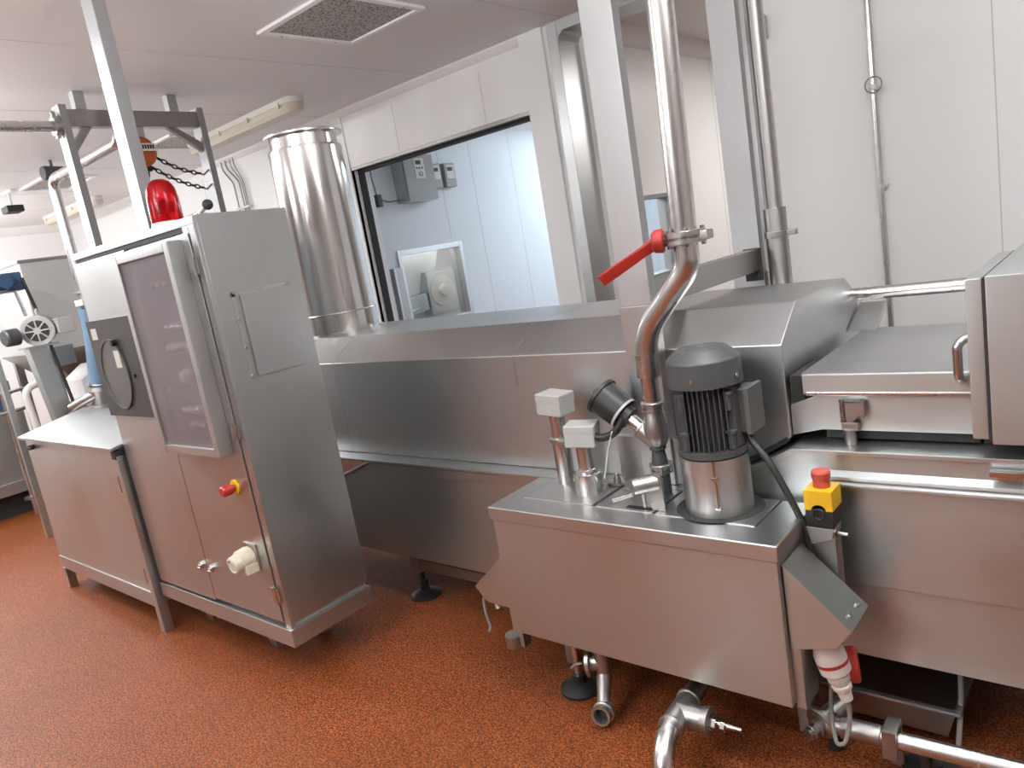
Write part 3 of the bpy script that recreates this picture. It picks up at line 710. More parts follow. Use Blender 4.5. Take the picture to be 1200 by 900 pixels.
mb = MB().tube([(-1.285, 1.868, .925), (-1.312, 1.868, .86), (-1.340, 1.868, .765)], .0022, 6)
solo('cable_tie', mb, 'white_plastic', 'thin white cable tie end below the valve actuator', 'cable tie')
# valve with red handle
bv = thing('butterfly_valve', 'flanged butterfly valve with a red lever on the bent pipe', 'valve', (-.981, PY, 1.47))
mb = MB().lathe((-.981, PY, 1.468), (0, 0, 1), [(0, .055), (.002, .058), (.014, .058), (.016, .05), (.019, .05), (.021, .058), (.034, .058), (.036, .055)], 36)
mb.box(-.94, -.905, PY-.02, PY+.02, 1.473, 1.499, .004)
part('body', mb, 'cast', bv)
for k in range(5):
    a = .3+k*2*PI/5; c = V((-.981+.049*math.cos(a), PY+.049*math.sin(a), 1.46)); part('bolt', MB().hexa(c, c+V((0, 0, .052)), .007), 'chrome', bv)
mb = MB().cyl((-1.03, PY-.02, 1.487), (-1.055, PY-.03, 1.485), .016, n=16); part('spindle', mb, 'cast', bv)
c0 = V((-1.052, PY-.028, 1.486)); c1 = V((-1.200, PY-.085, 1.408))
hd = (c1-c0).normalized(); sd = hd.cross(V((.9, -.35, .1)).normalized()).normalized(); nd = sd.cross(hd)
mb = MB().lathe(c0+V((.02, .0, 0)), (-.93, -.36, .05), [(0, .028), (.004, .034), (.026, .032), (.034, .024), (.036, .001)], 28)
def hr(c, w, t): return [c+sd*w+nd*t, c+sd*w-nd*t, c-sd*w-nd*t, c-sd*w+nd*t]
mb.loft([hr(c0+hd*.005, .016, .013), hr(c0+hd*.05, .014, .011), hr(c0+hd*.10, .016, .008), hr(c1+hd*.02, .017, .008)], .003)
part('lever', mb, 'red', bv, 'red lever')

# pivot latch on the pump box
pl = thing('pivot_latch', 'hooked steel latch with round knob beside the pump box slot', 'latch', (-1.15, 1.78, BZ+.003))
mb = MB()
arc = [V((-1.108+.028*math.cos(a), 0, .795+.028*math.sin(a))) for a in [PI*k/10 for k in range(11)]]
pth = [V((-1.080, 0, BZ+.003))]+arc[:8]
poly = [(-1.128, BZ+.003), (-1.083, BZ+.003), (-1.083, .79)]+[(-1.106+.026*math.cos(a)-.0, .80+.026*math.sin(a)) for a in [PI*k/8 for k in range(1, 8)]]+[(-1.132, .79)]
mb.prism(poly, 'y', 1.785, 1.797, .002)
part('bracket', mb, 'cast', pl)
part('pivot_barrel', MB().cyl((-1.108, 1.80, .797), (-1.160, 1.745, .795), .0265, n=28, bev=.002), 'cast', pl)
mb = MB().tube([(-1.15, 1.79, .775), (-1.185, 1.80, .752), (-1.27, 1.80, .722)], .0075, 12, bend=.02).tube([(-1.21, 1.795, .745), (-1.225, 1.86, .735), (-1.28, 1.89, .725)], .006, 10, bend=.02)
part('lever_rods', mb, 'tube', pl)
part('stay', MB().cyl((-1.152, 1.79, .714), (-1.152, 1.79, .78), .006, n=10), 'tube', pl)
mb = MB().lathe((-1.345, 1.945, BZ+.003), (0, 0, 1), [(0, .013), (.025, .012), (.032, .008), (.04, .008), (.045, .003)], 14).box(-1.375, -1.325, 1.93, 1.953, BZ+.003, BZ+.012, .003)
solo('lid_catch', mb, 'cast', 'small upright steel catch at the back edge of the pump box lids', 'catch')

# emergency stop station
es = thing('emergency_stop_station', 'yellow and black emergency stop box on a steel post beside the pump box', 'emergency stop', (-.66, 1.87, .25))
part('post', MB().box(-.690, -.632, 1.862, 1.91, .42, .690, .003), 'steel_dark', es)
part('cap', MB().prism([(-.70, .69), (-.628, .69), (-.634, .66), (-.688, .64)], 'y', 1.845, 1.915, .003), 'steel', es)
part('base_shell', MB().box(-.698, -.626, 1.845, 1.920, .692, .742, .004), 'black_disc', es)
mb = MB()
arch = [(-.698, .738), (-.682, .738)]+[(-.662+.019*math.cos(PI-PI*k/8), .738+.016*math.sin(PI*k/8)) for k in range(9)]+[(-.642, .738), (-.626, .738), (-.626, .792), (-.698, .792)]
mb.prism(arch, 'y', 1.844, 1.921, .003)
part('cover_shell', mb, 'yellow', es)
mb = MB().torus((-.662, 1.844, .728), (0, 1, 0), .014, .003, 24, 8); part('knockout', mb, 'black', es)
part('mushroom_button', MB().lathe((-.662, 1.885, .790), (0, 0, 1), [(0, .021), (.022, .0215), (.030, .024), (.042, .0245), (.046, .022), (.048, .001)], 28), 'red_faded', es)
part('bolt', MB().cyl((-.63, 1.88, .665), (-.605, 1.88, .663), .006, n=10), 'cast', es)

# plug and socket under the wedge
ps = thing('plug_connector', 'white and red industrial plug hanging below the right wedge', 'plug', (-.645, 1.77, .24))
d = V((.10, .03, -.42)).normalized(); o = V((-.652, 1.765, .412))
part('socket', MB().lathe(o, d, [(0, .032), (.03, .038), (.035, .041), (.055, .041), (.057, .038)], 28), 'white_plastic', ps)
part('red_ring', MB().lathe(o+d*.056, d, [(0, .0405), (.009, .0405)], 28), 'red_plastic', ps)
part('plug_body', MB().lathe(o+d*.065, d, [(0, .041), (.022, .040), (.024, .030), (.034, .027), (.036, .030), (.048, .029), (.062, .022), (.064, .026), (.074, .025), (.078, .019), (.108, .016), (.115, .008)], 28), 'white_plastic', ps)
hp = V((-.613, 1.792, .326))
part('red_cap', MB().lathe(hp+V((-.008, .03, -.01)), V((.93, .30, .10)), [(0, .034), (.004, .046), (.024, .047), (.030, .042), (.028, .035)], 32), 'red_plastic', ps, 'red hinged cap')
cb = o+d*.172
mb = MB().tube([cb, cb+V((.006, 0, -.06)), cb+V((-.008, -.02, -.125)), cb+V((-.03, -.02, -.135)), cb+V((-.045, .0, -.08)), cb+V((-.05, .03, .0)), cb+V((-.05, .06, .08))], .0058, 10, bend=.03)
solo('plug_cable', mb, 'cable_grey', 'grey cable looping below the white and red plug', 'cable')

# drip tray, drain fittings and pipes near the floor
dt = thing('drip_tray', 'dark steel drip tray on the floor under the right trough', 'tray', (-.55, 2.1, 0))
mb = MB(); y0, y1 = 2.0, 2.42; x0, x1 = -.80, -.405
mb.loft([[V((x0+.03, y0+.03, .02)), V((x1-.03, y0+.03, .02)), V((x1-.03, y1-.03, .02)), V((x0+.03, y1-.03, .02))], [V((x0+.034, y0+.034, .022)), V((x1-.034, y0+.034, .022)), V((x1-.034, y1-.034, .022)), V((x0+.034, y1-.034, .022))]], 0)
def fr4(m, z): return [V((x0+m, y0+m, z)), V((x1-m, y0+m, z)), V((x1-m, y1-m, z)), V((x0+m, y1-m, z))]
def seg(i): 
    j = (i+1) % 4
    a, b = fr4(.03, .02), fr4(0, .125); c, e = fr4(.034, .02), fr4(.004, .125)
    mb.loft([[a[i], b[i], e[i], c[i]], [a[j], b[j], e[j], c[j]]], 0)
for i in range(4): seg(i)
part('basin', mb, 'steel_dark', dt)
mb = MB().box(x0-.012, x1+.012, y0-.012, y0+.006, .118, .127, .002).box(x1-.006, x1+.012, y0+.006, y1, .118, .127, .002).box(x0-.012, x0+.006, y0+.006, y1, .118, .127, .002)
part('rim', mb, 'steel', dt)
part('foot', MB().box(x0+.06, x1-.06, y0+.06, y1-.06, 0, .021, .002), 'black', dt)

rpipe = thing('floor_pipe', 'steel pipe running low to the right in front of the drip tray', 'pipe', (-.4, 1.88, 0))
part('pipe', MB().tube([(-.640, 1.842, .105), (-.15, 1.880, .095), (.5, 1.93, .085)], .0235, 20), 'tube', rpipe)
part('union', MB().lathe((-.640, 1.842, .105), (.98, .08, -.02), [(-.055, .022), (-.05, .031), (-.03, .031), (-.028, .026), (-.016, .026), (-.014, .031), (.005, .031), (.01, .028), (.08, .028), (.085, .025)], 24), 'cast', rpipe)
mb = MB().box(-.548, -.512, 1.818, 1.83, .06, .142, .003).box(-.548, -.512, 1.818, 1.89, .134, .144, .003).box(-.548, -.512, 1.88, 1.888, .0, .144, .003)
part('pipe_clip', mb, 'cast', rpipe)
mb = MB().cyl((-.452, 1.858, .02), (-.452, 1.858, .085), .014, n=14); mb.lathe((-.452, 1.905, 0), (0, 0, 1), [(0, .072), (.008, .072), (.022, .05), (.026, .03), (.03, .03)], 36)
part('support_foot', mb, 'black_disc', rpipe)
ec = thing('bolted_flange', 'round steel blind flange with bolt low beside the right leg of the pump box', 'flange', (-.72, 1.80, .03))
part('disc', MB().lathe((-.705, 1.84, .106), (-.38, -.9, -.12), [(-.09, .03), (-.004, .03), (0, .046), (.012, .046), (.016, .040), (.016, .001)], 32), 'cast', ec)
part('bolt', MB().lathe((-.712, 1.826, .096), (-.38, -.9, -.12), [(0, .026), (.012, .026), (.014, .020), (.03, .020), (.032, .016), (.045, .016)], 20), 'cast', ec)
part('stand', MB().cyl((-.69, 1.88, 0), (-.69, 1.88, .09), .02, n=12), 'dark', ec)

ep = thing('elbow_pipe', 'bent steel pipe with a tee and bolted end in front of the pump box', 'pipe', (-.99, 1.55, 0))
part('pipe', MB().tube([(-1.002, 1.46, -.0), (-1.002, 1.46, .10), (-1.022, 1.515, .155), (-1.037, 1.62, .16)], .0295, 24, bend=.07), 'tube', ep)
mb = MB().lathe((-1.029, 1.56, .158), (-.06, 1, .02), [(0, .036), (.01, .038), (.02, .034), (.13, .034), (.132, .038), (.142, .038), (.144, .03), (.28, .03)], 28)
mb.lathe((-1.039, 1.632, .160), (1, .05, 0), [(0, .034), (.075, .034), (.076, .037), (.085, .039), (.098, .042), (.100, .036)], 28)
part('tee', mb, 'cast', ep)
mb = MB().lathe((-.942, 1.637, .160), (1, .05, 0), [(0, .036), (.004, .018)], 24)
mb.hexa((-.939, 1.637, .160), (-.922, 1.638, .160), .021); mb.cyl((-.922, 1.638, .160), (-.877, 1.640, .160), .008, n=12); mb.hexa((-.910, 1.638, .160), (-.897, 1.639, .160), .018)
mb.cyl((-.877, 1.640, .160), (-.852, 1.641, .160), .0065, n=12)
part('end_bolt', mb, 'chrome', ep)

dn = thing('drain_pipe', 'drain pipe with open socket hanging under the pump box to the floor', 'pipe', (-1.36, 1.68, 0))
part('valve_body', MB().lathe((-1.372, 1.735, .175), (-.90, -.38, -.05), [(-.02, .028), (.03, .028), (.032, .046), (.044, .046), (.046, .03), (.048, .001)], 30).cyl((-1.365, 1.735, .13), (-1.365, 1.735, .249), .026, n=22), 'cast', dn)
part('pipe', MB().tube([(-1.362, 1.732, .135), (-1.352, 1.70, .085), (-1.34, 1.675, .048)], .021, 20, radii=[.027, .022, .023]), 'cast', dn)
dd = V((.22, -.9, .12)).normalized(); oo = V((-1.338, 1.672, .046))
part('socket', MB().lathe(oo-dd*.02, dd, [(0, .030), (.03, .036), (.034, .036), (.036, .032), (.058, .032), (.058, .024), (.03, .022), (.03, .001)], 30), 'cast', dn)
part('bore', MB().lathe(oo+dd*.012, dd, [(0, .021), (.002, .021)], 20), 'black', dn)
part('valve_lever', MB().tube([(-1.43, 1.71, .17), (-1.45, 1.70, .165), (-1.465, 1.695, .15)], .005, 8), 'cast', dn)
mb = MB().tube([(-.40, 2.05, .255), (-.40, 2.05, .15), (-.405, 2.0, .02), (-.405, 1.99, .005)], .007, 10, bend=.05)
solo('floor_hose', mb, 'cable_grey', 'thin grey hose hanging down right of the drip tray', 'hose')

# ================================================================== HOIST GANTRY
ga = thing('hoist_gantry', 'steel gantry of two posts and a braced beam below the ceiling, behind the cabinet', 'frame', (-4.62, 2.2, 0))
for (a, b) in ((1.80, 1.842), (2.612, 2.654)):
    part('post', MB().box(-4.672, -4.572, a, b, 0, 2.722, .003), 'alu', ga)
part('beam', MB().box(-4.648, -4.592, 1.845, 2.610, 2.605, 2.70, .003), 'steel_dark', ga)
for s, y0, y1 in ((1, 1.843, 1.955), (-1, 2.611, 2.42)):
    part('knee_brace', MB().prism([(y0, 2.455), (y0, 2.515), (y1-s*.045, 2.604), (y1+s*.01, 2.604)], 'x', -4.64, -4.60, .003), 'steel_dark', ga)
for y in (1.93, 2.475): part('ceiling_stub', MB().box(-4.65, -4.59, y-.03, y+.03, 2.70, ZC, .003), 'steel', ga)
mb = MB()
for z in (2.585, 2.69): mb.cyl((-4.66, 1.80, z), (-4.66, 1.785, z), .012, n=8)
part('bolt', mb, 'cast', ga)
part('chain_hook', MB().tube([(-4.60, 2.612, 2.34), (-4.59, 2.57, 2.31), (-4.59, 2.545, 2.315)], .006, 8), 'cast', ga)
part('chain_hook', MB().tube([(-4.60, 2.612, 2.25), (-4.59, 2.57, 2.22), (-4.59, 2.545, 2.225)], .006, 8), 'cast', ga)
hpz = thing('header_pipe', 'horizontal steel pipe at the top left leading to the gantry front post', 'pipe', (-4.62, -1.5, 2.58))
part('pipe', MB().cyl((-4.62, YF, 2.611), (-4.62, 1.764, 2.611), .028, n=20), 'tube', hpz)
for y in (-1.4, -4.2): part('hanger', MB().cyl((-4.62, y, 2.63), (-4.62, y, ZC), .008, n=8), 'cast', hpz)
solo('pipe_flange', MB().cyl((-4.62, 1.765, 2.611), (-4.62, 1.799, 2.611), .052, n=24, bev=.002).box(-4.635, -4.605, 1.77, 1.79, 2.545, 2.678, .003), 'cast', 'dark clamp flange where the header pipe meets the gantry post', 'flange')

ho = thing('chain_hoist', 'orange chain hoist hanging from the gantry beam', 'hoist', (-4.62, 2.215, 2.46))
part('bracket', MB().box(-4.645, -4.595, 2.175, 2.255, 2.545, 2.604, .003), 'steel', ho)
part('hook', MB().tube([(-4.62, 2.215, 2.50), (-4.62, 2.215, 2.56)], .02, 12), 'black', ho)
HC = V((-4.62, 2.205, 2.458))
part('housing', MB().lathe(HC-V((.06, 0, 0)), (1, 0, 0), [(0, .07), (.01, .086), (.10, .090), (.108, .086), (.122, .066), (.124, .001)], 36), 'orange', ho)
mb = MB().box(-4.50, -4.494, 2.145, 2.252, 2.445, 2.490, .001); part('name_plate', mb, 'white_plastic', ho)
mb = MB()
for k in range(6): mb.box(-4.4945, -4.4925, 2.157+k*.0150, 2.168+k*.0150, 2.457, 2.481, 0)
part('plate_lettering', mb, 'black', ho)
part('guide', MB().box(-4.65, -4.59, 2.17, 2.25, 2.345, 2.385, .004), 'black', ho)
def chain(name, p0, p1, sag, n, label):
    t = thing(name, label, 'chain', p0, 'hoist chains')
    P0, P1 = V(p0), V(p1); pts = []
    for i in range(n+1):
        f = i/n; p = P0.lerp(P1, f); p.z -= sag*4*f*(1-f); pts.append(p)
    for i in range(n):
        a, b = pts[i], pts[i+1]; d = (b-a); u, w, dd = frame_of(d); c = (a+b)/2; ax = u if i % 2 else w
        mbk = MB(); L = d.length*.60; side = dd.cross(ax)
        rings = []
        for k in range(12):
            an = 2*PI*k/12; rings.append(c+dd*math.cos(an)*L+side*math.sin(an)*.011)
        mbk.tube(rings+[rings[0]], .0045, 6); part('link', mbk, 'black', t)
chain('hoist_chain', (-4.60, 2.292, 2.425), (-4.59, 2.548, 2.318), .018, 9, 'upper black chain from the orange hoist to the rear gantry post')
chain('hoist_chain', (-4.60, 2.245, 2.372), (-4.59, 2.548, 2.228), .02, 11, 'lower black chain from the orange hoist to the rear gantry post')
chain('hoist_chain', (-4.60, 2.215, 2.345), (-4.60, 2.205, 2.18), .0, 5, 'black load chain hanging straight down from the orange hoist')

# ================================================================== LEFT BACKGROUND
# riser pipe with blue hose
wp = thing('water_pipe', 'steel water pipe bending down from under the gantry beam', 'pipe', (-5.6, 2.05, 1.0))
part('pipe', MB().tube([(-4.47, 2.05, ZC), (-4.47, 2.05, 2.50), (-5.62, 2.05, 2.49), (-5.62, 2.05, 1.735)], .033, 20, bend=.09), 'tube', wp)
part('coupling', MB().lathe((-5.62, 2.05, 1.735), (0, 0, -1), [(0, .033), (.001, .06), (.018, .06), (.02, .04), (.12, .04)], 28), 'cast', wp)
part('valve', MB().box(-5.66, -5.52, 1.99, 2.03, 1.63, 1.675, .01), 'white_plastic', wp)
hz = thing('blue_hose', 'light blue hose running down from the water pipe behind the sloping lid', 'hose', (-5.62, 2.05, 1.02))
part('hose', MB().tube([(-5.64, 2.05, 1.615), (-5.67, 2.05, 1.40), (-5.77, 2.03, 1.07)], .052, 20, bend=.2), 'hose_blue', hz)
part('hose_ring', MB().torus((-5.755, 2.032, 1.08), (-.3, 0, -1), .052, .008, 28, 8), 'chrome', hz)
fl = thing('inlet_funnel', 'dull steel inlet valve where the blue hose ends', 'valve', (-5.8, 2.0, .88))
part('body', MB().lathe((-5.77, 2.03, 1.06), (-.2, 0, -1), [(0, .06), (.03, .07), (.10, .05), (.16, .06)], 24), 'cast', fl)
part('arm', MB().tube([(-5.77, 2.0, 1.0), (-5.86, 1.92, .96), (-5.93, 1.88, .93)], .035, 14), 'cast', fl)
part('flange', MB().lathe((-5.80, 2.03, .921), (0, 0, -1), [(0, .09), (.02, .09)], 24), 'steel_dark', fl)

hp_ = thing('hopper_tank', 'large plain steel hopper tank far left behind the grey gear motor', 'tank', (-6.5, 2.5, 0))
part('shell', MB().box(-7.6, -6.5, 1.98, 2.95, 1.33, 2.042, .01), 'hopper', hp_)
def sq(x0, x1, y0, y1, z): return [V((x0, y0, z)), V((x1, y0, z)), V((x1, y1, z)), V((x0, y1, z))]
part('cone', MB().loft([sq(-7.6, -6.5, 1.98, 2.95, 1.33), sq(-7.2, -6.75, 2.25, 2.6, 1.0), sq(-7.2, -6.75, 2.25, 2.6, .85)], .004), 'steel_dark', hp_)
part('rim_band', MB().box(-7.62, -6.49, 1.97, 2.96, 2.03, 2.055, .006), 'steel', hp_)
for (x, y) in ((-7.5, 2.06), (-6.6, 2.06), (-7.5, 2.86), (-6.6, 2.86)): part('leg', MB().box(x-.03, x+.03, y-.03, y+.03, 0, 1.34, .003), 'steel_dark', hp_)

bs = thing('conveyor_bed', 'low grey steel conveyor bed behind the sloping lid', 'conveyor', (-5.4, 2.1, 0))
part('deck', MB().box(-5.98, -4.70, 1.86, 2.5, .86, .90, .004), 'steel', bs)
part('side_panel', MB().box(-5.98, -4.72, 1.87, 1.90, .45, .86, .003), 'steel_dark', bs)
for (x, y) in ((-5.9, 1.92), (-4.8, 1.92), (-5.9, 2.45), (-4.8, 2.45)): part('leg', MB().box(x-.025, x+.025, y-.025, y+.025, 0, .86, .003), 'steel_dark', bs)
part('end_stop', MB().box(-4.95, -4.73, 1.90, 2.1, .90, 1.12, .004), 'white_wall', bs)
wbx = thing('white_machine_cover', 'white slant-topped machine cover behind the blue hose', 'machine', (-6.3, 2.5, .0))
part('cover', MB().prism([(2.05, .90), (2.05, 1.10), (2.2, 1.2), (2.45, 1.2), (2.55, 1.05), (2.55, .90)], 'x', -6.48, -6.1, .004), 'white_wall', wbx)
part('screen', MB().box(-6.105, -6.095, 2.18, 2.32, .96, 1.08, .002), 'motor', wbx)
part('stand', MB().box(-6.45, -6.13, 2.1, 2.5, 0, .90, .004), 'steel_dark', wbx)

def gearmotor(name, c, d, r, L, mat, label, rib=True):
    t = thing(name, label, 'motor', tuple(c)); c = V(c); d = V(d).normalized()
    part('body', MB().lathe(c-d*L, d, [(0, r*.55), (.02, r*.8), (.04, r), (L*.75, r), (L*.75+.002, r*1.03), (L, r*1.03), (L+.005, r*.9)], 32), mat, t)
    part('fan_grille', MB().lathe(c+d*.003, d, [(0, r*.72), (.004, r*.72)], 28), 'dial', t)
    mb = MB()
    for k in range(8):
        a = 2*PI*k/8; u, w, _ = frame_of(d); e = u*math.cos(a)+w*math.sin(a); mb.tube([c+d*.009+e*r*.2, c+d*.009+e*r*.72], .006, 6)
    mb.lathe(c+d*.004, d, [(0, r*.25), (.01, r*.22)], 16)
    part('grille_spokes', mb, mat, t)
    return t
gm = gearmotor('gear_motor', (-6.0, 1.825, 1.515), (.9, -.42, -.05), .105, .24, 'motor_light', 'light grey gear motor with round fan grille on top of a leaning column')
part('terminal_box', MB().box(-6.05, -5.93, 1.94, 2.05, 1.47, 1.58, .008), 'motor_light', gm)
part('cap', MB().lathe((-6.02, 1.70, 1.50), (.2, -1, 0), [(0, .06), (.08, .06), (.09, .05)], 20), 'motor', gm)
part('lifting_eye', MB().torus((-6.05, 1.87, 1.635), (.5, 1, 0), .03, .009, 18, 8), 'motor_light', gm)
lc = thing('leaning_column', 'leaning square steel column carrying the light grey gear motor', 'column', (-6.05, 1.9, 0))
part('column', MB().loft([sq(-6.16, -6.04, 1.87, 1.99, 0), sq(-6.12, -6.0, 1.74, 1.86, 1.40)], .004), 'steel_warm', lc)
part('head_plate', MB().box(-6.14, -5.96, 1.71, 1.93, 1.40, 1.415, .003), 'steel', lc)
part('dark_rail', MB().tube([(-6.02, 1.99, .3), (-5.985, 1.875, 1.42)], .012, 8), 'dark', lc)
part('clamp', MB().box(-6.04, -5.95, 1.90, 1.97, .93, .97, .004), 'cast', lc)
part('bracket', MB().box(-6.05, -5.99, 1.88, 2.02, 1.24, 1.38, .004), 'steel_dark', lc)

bmx = thing('blue_drive', 'blue gearbox drive at the left edge above the gear motor', 'motor', (-6.1, 1.7, 1.80))
part('body', MB().box(-6.30, -6.06, 1.50, 1.845, 1.815, 1.945, .012), 'blue', bmx)
part('flange', MB().cyl((-6.055, 1.72, 1.885), (-6.0, 1.72, 1.885), .05, n=24, bev=.004), 'blue', bmx)
part('rim', MB().torus((-6.05, 1.70, 1.88), (1, 0, 0), .055, .006, 24, 8), 'chrome', bmx)
part('rod', MB().tube([(-6.06, 1.78, 1.815), (-6.06, 1.80, 1.63)], .012, 8), 'tube', bmx)
part('rod', MB().tube([(-6.06, 1.84, 1.90), (-6.06, 1.875, 1.66)], .012, 8), 'cable', bmx)
part('post', MB().box(-6.29, -6.25, 1.58, 1.62, 0, 1.82, .004), 'steel_warm', bmx)

# second machine with guard rails at the far left edge
cm = thing('washer_machine', 'grey steel machine body with a skirt at the far left edge', 'machine', (-8.0, 1.7, 0))
part('body', MB().box(-8.6, -7.3, 1.1, 1.95, .22, .90, .006), 'steel_warm', cm)
part('skirt', MB().box(-8.62, -7.28, 1.09, 1.97, .20, .30, .006), 'steel', cm)
part('plinth', MB().box(-8.5, -7.4, 1.2, 1.9, 0, .20, 0), 'dark', cm)
part('top_unit', MB().box(-8.5, -7.4, 1.3, 1.93, 1.02, 1.14, .006), 'steel_dark', cm)
part('blue_panel', MB().box(-8.4, -7.45, 1.4, 1.9, .90, 1.02, .004), 'blue', cm)
part('jar', MB().cyl((-7.5, 1.70, 1.14), (-7.5, 1.70, 1.34), .06, n=18, bev=.004), 'tube', cm)
part('jar', MB().cyl((-7.55, 1.86, 1.14), (-7.55, 1.86, 1.27), .05, n=18, bev=.004), 'tube', cm)
mb = MB()
part('guard_rail', MB().tube([(-7.15, 1.30, .0), (-7.15, 1.30, 1.18)], .018, 10).tube([(-7.2, 1.80, .0), (-7.2, 1.80, 1.22)], .018, 10).tube([(-7.15, 1.0, 1.02), (-7.2, 1.98, 1.06)], .015, 10).tube([(-7.15, 1.0, .86), (-7.2, 1.98, .90)], .015, 10), 'tube', cm)
mb = MB().tube([(-6.7, 1.85, .55), (-6.7, 1.83, 1.08), (-6.7, 1.98, 1.12), (-6.7, 2.0, .72)], .028, 12, bend=.07)
part('bow_handle', mb, 'white_plastic', cm)
part('foot_stop', MB().cyl((-7.2, 1.80, .14), (-7.2, 1.80, .16), .06, n=16), 'cast', cm)

# conduits on the back wall
cd = thing('wall_conduits', 'bundle of thin conduits coming down the back wall left of the stack', 'conduit', (-6.6, YW, 0))
for k, (xa, xb) in enumerate(((-6.74, -6.60), (-6.66, -6.50), (-6.58, -6.46), (-6.52, -6.43))):
    part('conduit', MB().tube([(xa, YW-.03, ZC), (xa, YW-.03, 2.70), (xb, YW-.03, 2.55), (xb, YW-.03, .2)], .008 if k < 2 else .006, 8, bend=.04), 'steel_dark' if k < 2 else 'box_plastic', cd)
part('clip', MB().box(-6.63, -6.40, YW-.045, YW-.015, 2.30, 2.32, .002), 'white_plastic', cd)

# ================================================================== COLD ROOM THINGS
cb_ = thing('wall_control_box', 'large grey control box with a small red display on the cold room wall', 'control box', (-5.0, 4.8, 2.04))
part('case', MB().box(-5.05, -4.905, 4.575, 4.94, 2.055, 2.455, .004), 'steel', cb_)
part('door', MB().box(-4.905, -4.887, 4.58, 4.935, 2.06, 2.45, .004), 'box_plastic', cb_)
pn = part('control_panel', MB().box(-4.887, -4.884, 4.70, 4.82, 2.245, 2.42, .001), 'white_plastic', cb_)
part('display', MB().box(-4.884, -4.8825, 4.72, 4.78, 2.365, 2.40, 0), 'black', pn)
for k in range(3): part('button', MB().cyl((-4.884, 4.725+k*.032, 2.335), (-4.880, 4.725+k*.032, 2.335), .008, n=10), 'black', pn)
part('dial', MB().torus((-4.882, 4.765, 2.285), (1, 0, 0), .018, .003, 16, 6), 'black', pn)
for (y0, y1, lab) in ((4.99, 5.12, 'small grey thermostat beside the large control box on the cold room wall'), (5.17, 5.31, 'small grey thermostat farthest along the cold room wall')):
    t = thing('thermostat', lab, 'thermostat', (-5.0, (y0+y1)/2, 2.16), 'thermostats on the cold room wall')
    part('case', MB().box(-5.05, -4.985, y0, y1, 2.165, 2.385, .006), 'box_plastic', t)
    part('face', MB().box(-4.985, -4.980, y0+.02, y1-.02, 2.24, 2.365, .001), 'white_plastic', t)
    part('display', MB().box(-4.980, -4.978, y0+.032, y1-.04, 2.31, 2.345, 0), 'black', t)
t = thing('cable_gland_box', 'small dark cable switch left of the large control box', 'switch', (-5.03, 4.34, 2.05))
part('body', MB().box(-5.05, -5.0, 4.315, 4.365, 2.045, 2.15, .006), 'motor', t)
part('cable', MB().tube([(-5.03, 4.335, 2.15), (-5.04, 4.325, 2.30), (-5.04, 4.33, 2.46)], .006, 8).tube([(-5.02, 4.365, 2.11), (-5.03, 4.45, 2.08), (-5.03, 4.575, 2.09)], .005, 8, bend=.05), 'cable_grey', t)
t = thing('wall_hook', 'tiny hook on the cold room wall near the hatch edge', 'hook', (-5.03, 4.2, 2.0))
part('hook', MB().box(-5.05, -5.02, 4.17, 4.20, 1.98, 2.02, .004).torus((-5.02, 4.22, 1.995), (1, 0, 0), .02, .004, 14, 6), 'cast', t)
t = thing('door_jamb_plate', 'tall grey steel panel leaning left of the cold room window', 'panel', (-5.0, 4.4, 0))
part('panel', MB().box(-5.05, -5.0, 4.33, 4.435, 0, 1.51, .004), 'steel_dark', t)
part('edge', MB().box(-5.0, -4.99, 4.33, 4.35, 0, 1.51, .002), 'steel', t)
# machine seen through the cold room window
mm = thing('mixing_machine', 'grey machine with a white hopper and a round flange seen through the window', 'machine', (-5.9, 4.9, 0))
part('body', MB().box(-6.3, -5.55, 4.55, 5.75, 0, 1.18, .01), 'steel', mm)
part('gear_housing', MB().box(-5.75, -5.45, 5.12, 5.55, .98, 1.42, .02), 'steel', mm)
part('flange', MB().lathe((-5.45, 5.30, 1.21), (1, -.1, 0), [(0, .155), (.025, .155), (.027, .14), (.03, .06), (.07, .055), (.075, .001)], 36, .002), 'white_plastic', mm)
mb = MB().loft([sq(-6.1, -5.6, 4.72, 5.12, 1.18), sq(-6.2, -5.5, 4.55, 5.32, 1.45), sq(-6.2, -5.5, 4.5, 5.40, 1.62)], .006); part('hopper', mb, 'white_bright', mm)
part('apron', MB().prism([(4.45, 1.0), (4.45, 1.18), (5.10, 1.22), (5.10, 1.05)], 'x', -5.6, -5.46, .006), 'steel_warm', mm)
part('rail', MB().cyl((-5.44, 4.5, 1.06), (-5.44, 4.95, 1.08), .01, n=10), 'chrome', mm)

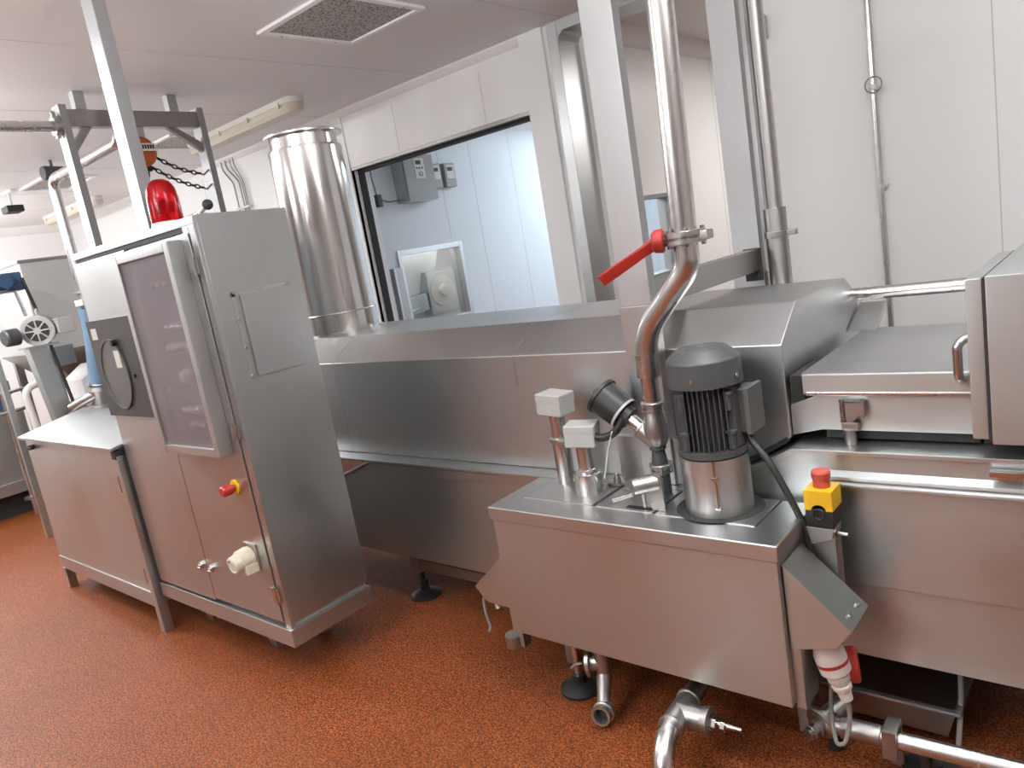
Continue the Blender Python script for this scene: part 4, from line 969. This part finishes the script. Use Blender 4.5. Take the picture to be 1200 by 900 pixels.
# ================================================================== CAMERA
cam_d = bpy.data.cameras.new('camera'); cam = bpy.data.objects.new('camera', cam_d); COL.objects.link(cam)
rt = V((0.7563900718, 0.6322145648, -0.1678654321)); dn = V((-0.0069772709, -0.2488150189, -0.9685258923)); fw = V((-0.6540836162, 0.7337546118, -0.1837900777))
Rm = Matrix((rt, -dn, -fw)).transposed()
cam.matrix_world = Matrix.Translation((0, 0, 1.55)) @ Rm.to_4x4()
cam_d.sensor_fit = 'HORIZONTAL'; cam_d.sensor_width = 36; cam_d.lens = 36*867.47/1200
cam_d.clip_start = .02; cam_d.clip_end = 100
SC.camera = cam

# ================================================================== LIGHT
def area(name, loc, sx, sy, power, col=(1, .965, .93), spread=None):
    l = bpy.data.lights.new(name, 'AREA'); l.shape = 'RECTANGLE'; l.size = sx; l.size_y = sy; l.energy = power; l.color = col
    o = bpy.data.objects.new(name, l); COL.objects.link(o); o.location = loc
    return o
LC = (.95, .985, 1.0)
def strip(x, y, p, up=.65, down=.3):
    area('ceiling_tube', (x, y, ZC-.08), 1.5, .16, p*down, LC)
    for k in (-.55, 0, .55):
        l = bpy.data.lights.new('tube_glow', 'POINT'); l.energy = p*.55/3; l.color = LC; l.shadow_soft_size = .09
        o = bpy.data.objects.new('tube_glow', l); COL.objects.link(o); o.location = (x+k, y, ZC-.16)
    u = area('ceiling_fill', (x, y, ZC-.68), 1.5, .3, p*up, LC); u.rotation_euler = (PI, 0, 0)  # not a tube: unseen fill aimed up, added to brighten the ceiling
strip(-5.3, .5, 120, .22, .3)
for (x, y, p) in ((-7.6, .1, 105), (-2.0, -2.6, 105), (-9.4, 1.6, 80), (-5.2, -3.2, 50), (-1.9, -.5, 45), (-.1, 1.35, 46)): strip(x, y, p, 1.9 if x > -2 else .8)  # strips nearest the machine are added, unseen, to brighten wall and hood
area('cold_room_lamp', (-3.7, 7.2, ZC-.03), 1.6, 1.6, 70, (.74, .87, 1.0))
area('corridor_lamp', (-1.2, 6.2, ZC-.03), .6, 1.8, 62, (1, .97, .94))
area('machine_room_lamp', (-6.3, 5.0, ZC-.03), 1.2, 1.6, 60, (1, .98, .95))
w = bpy.data.worlds.new('World'); SC.world = w; w.use_nodes = True
w.node_tree.nodes['Background'].inputs['Color'].default_value = (.05, .05, .05, 1)
SC.view_settings.view_transform = 'Standard'; SC.view_settings.look = 'None'; SC.view_settings.gamma = 1
SC.view_settings.use_curve_mapping = False; SC.view_settings.exposure = 0
SC.cycles.use_denoising = True
SC.cycles.max_bounces = 10; SC.cycles.glossy_bounces = 6; SC.cycles.sample_clamp_indirect = 6
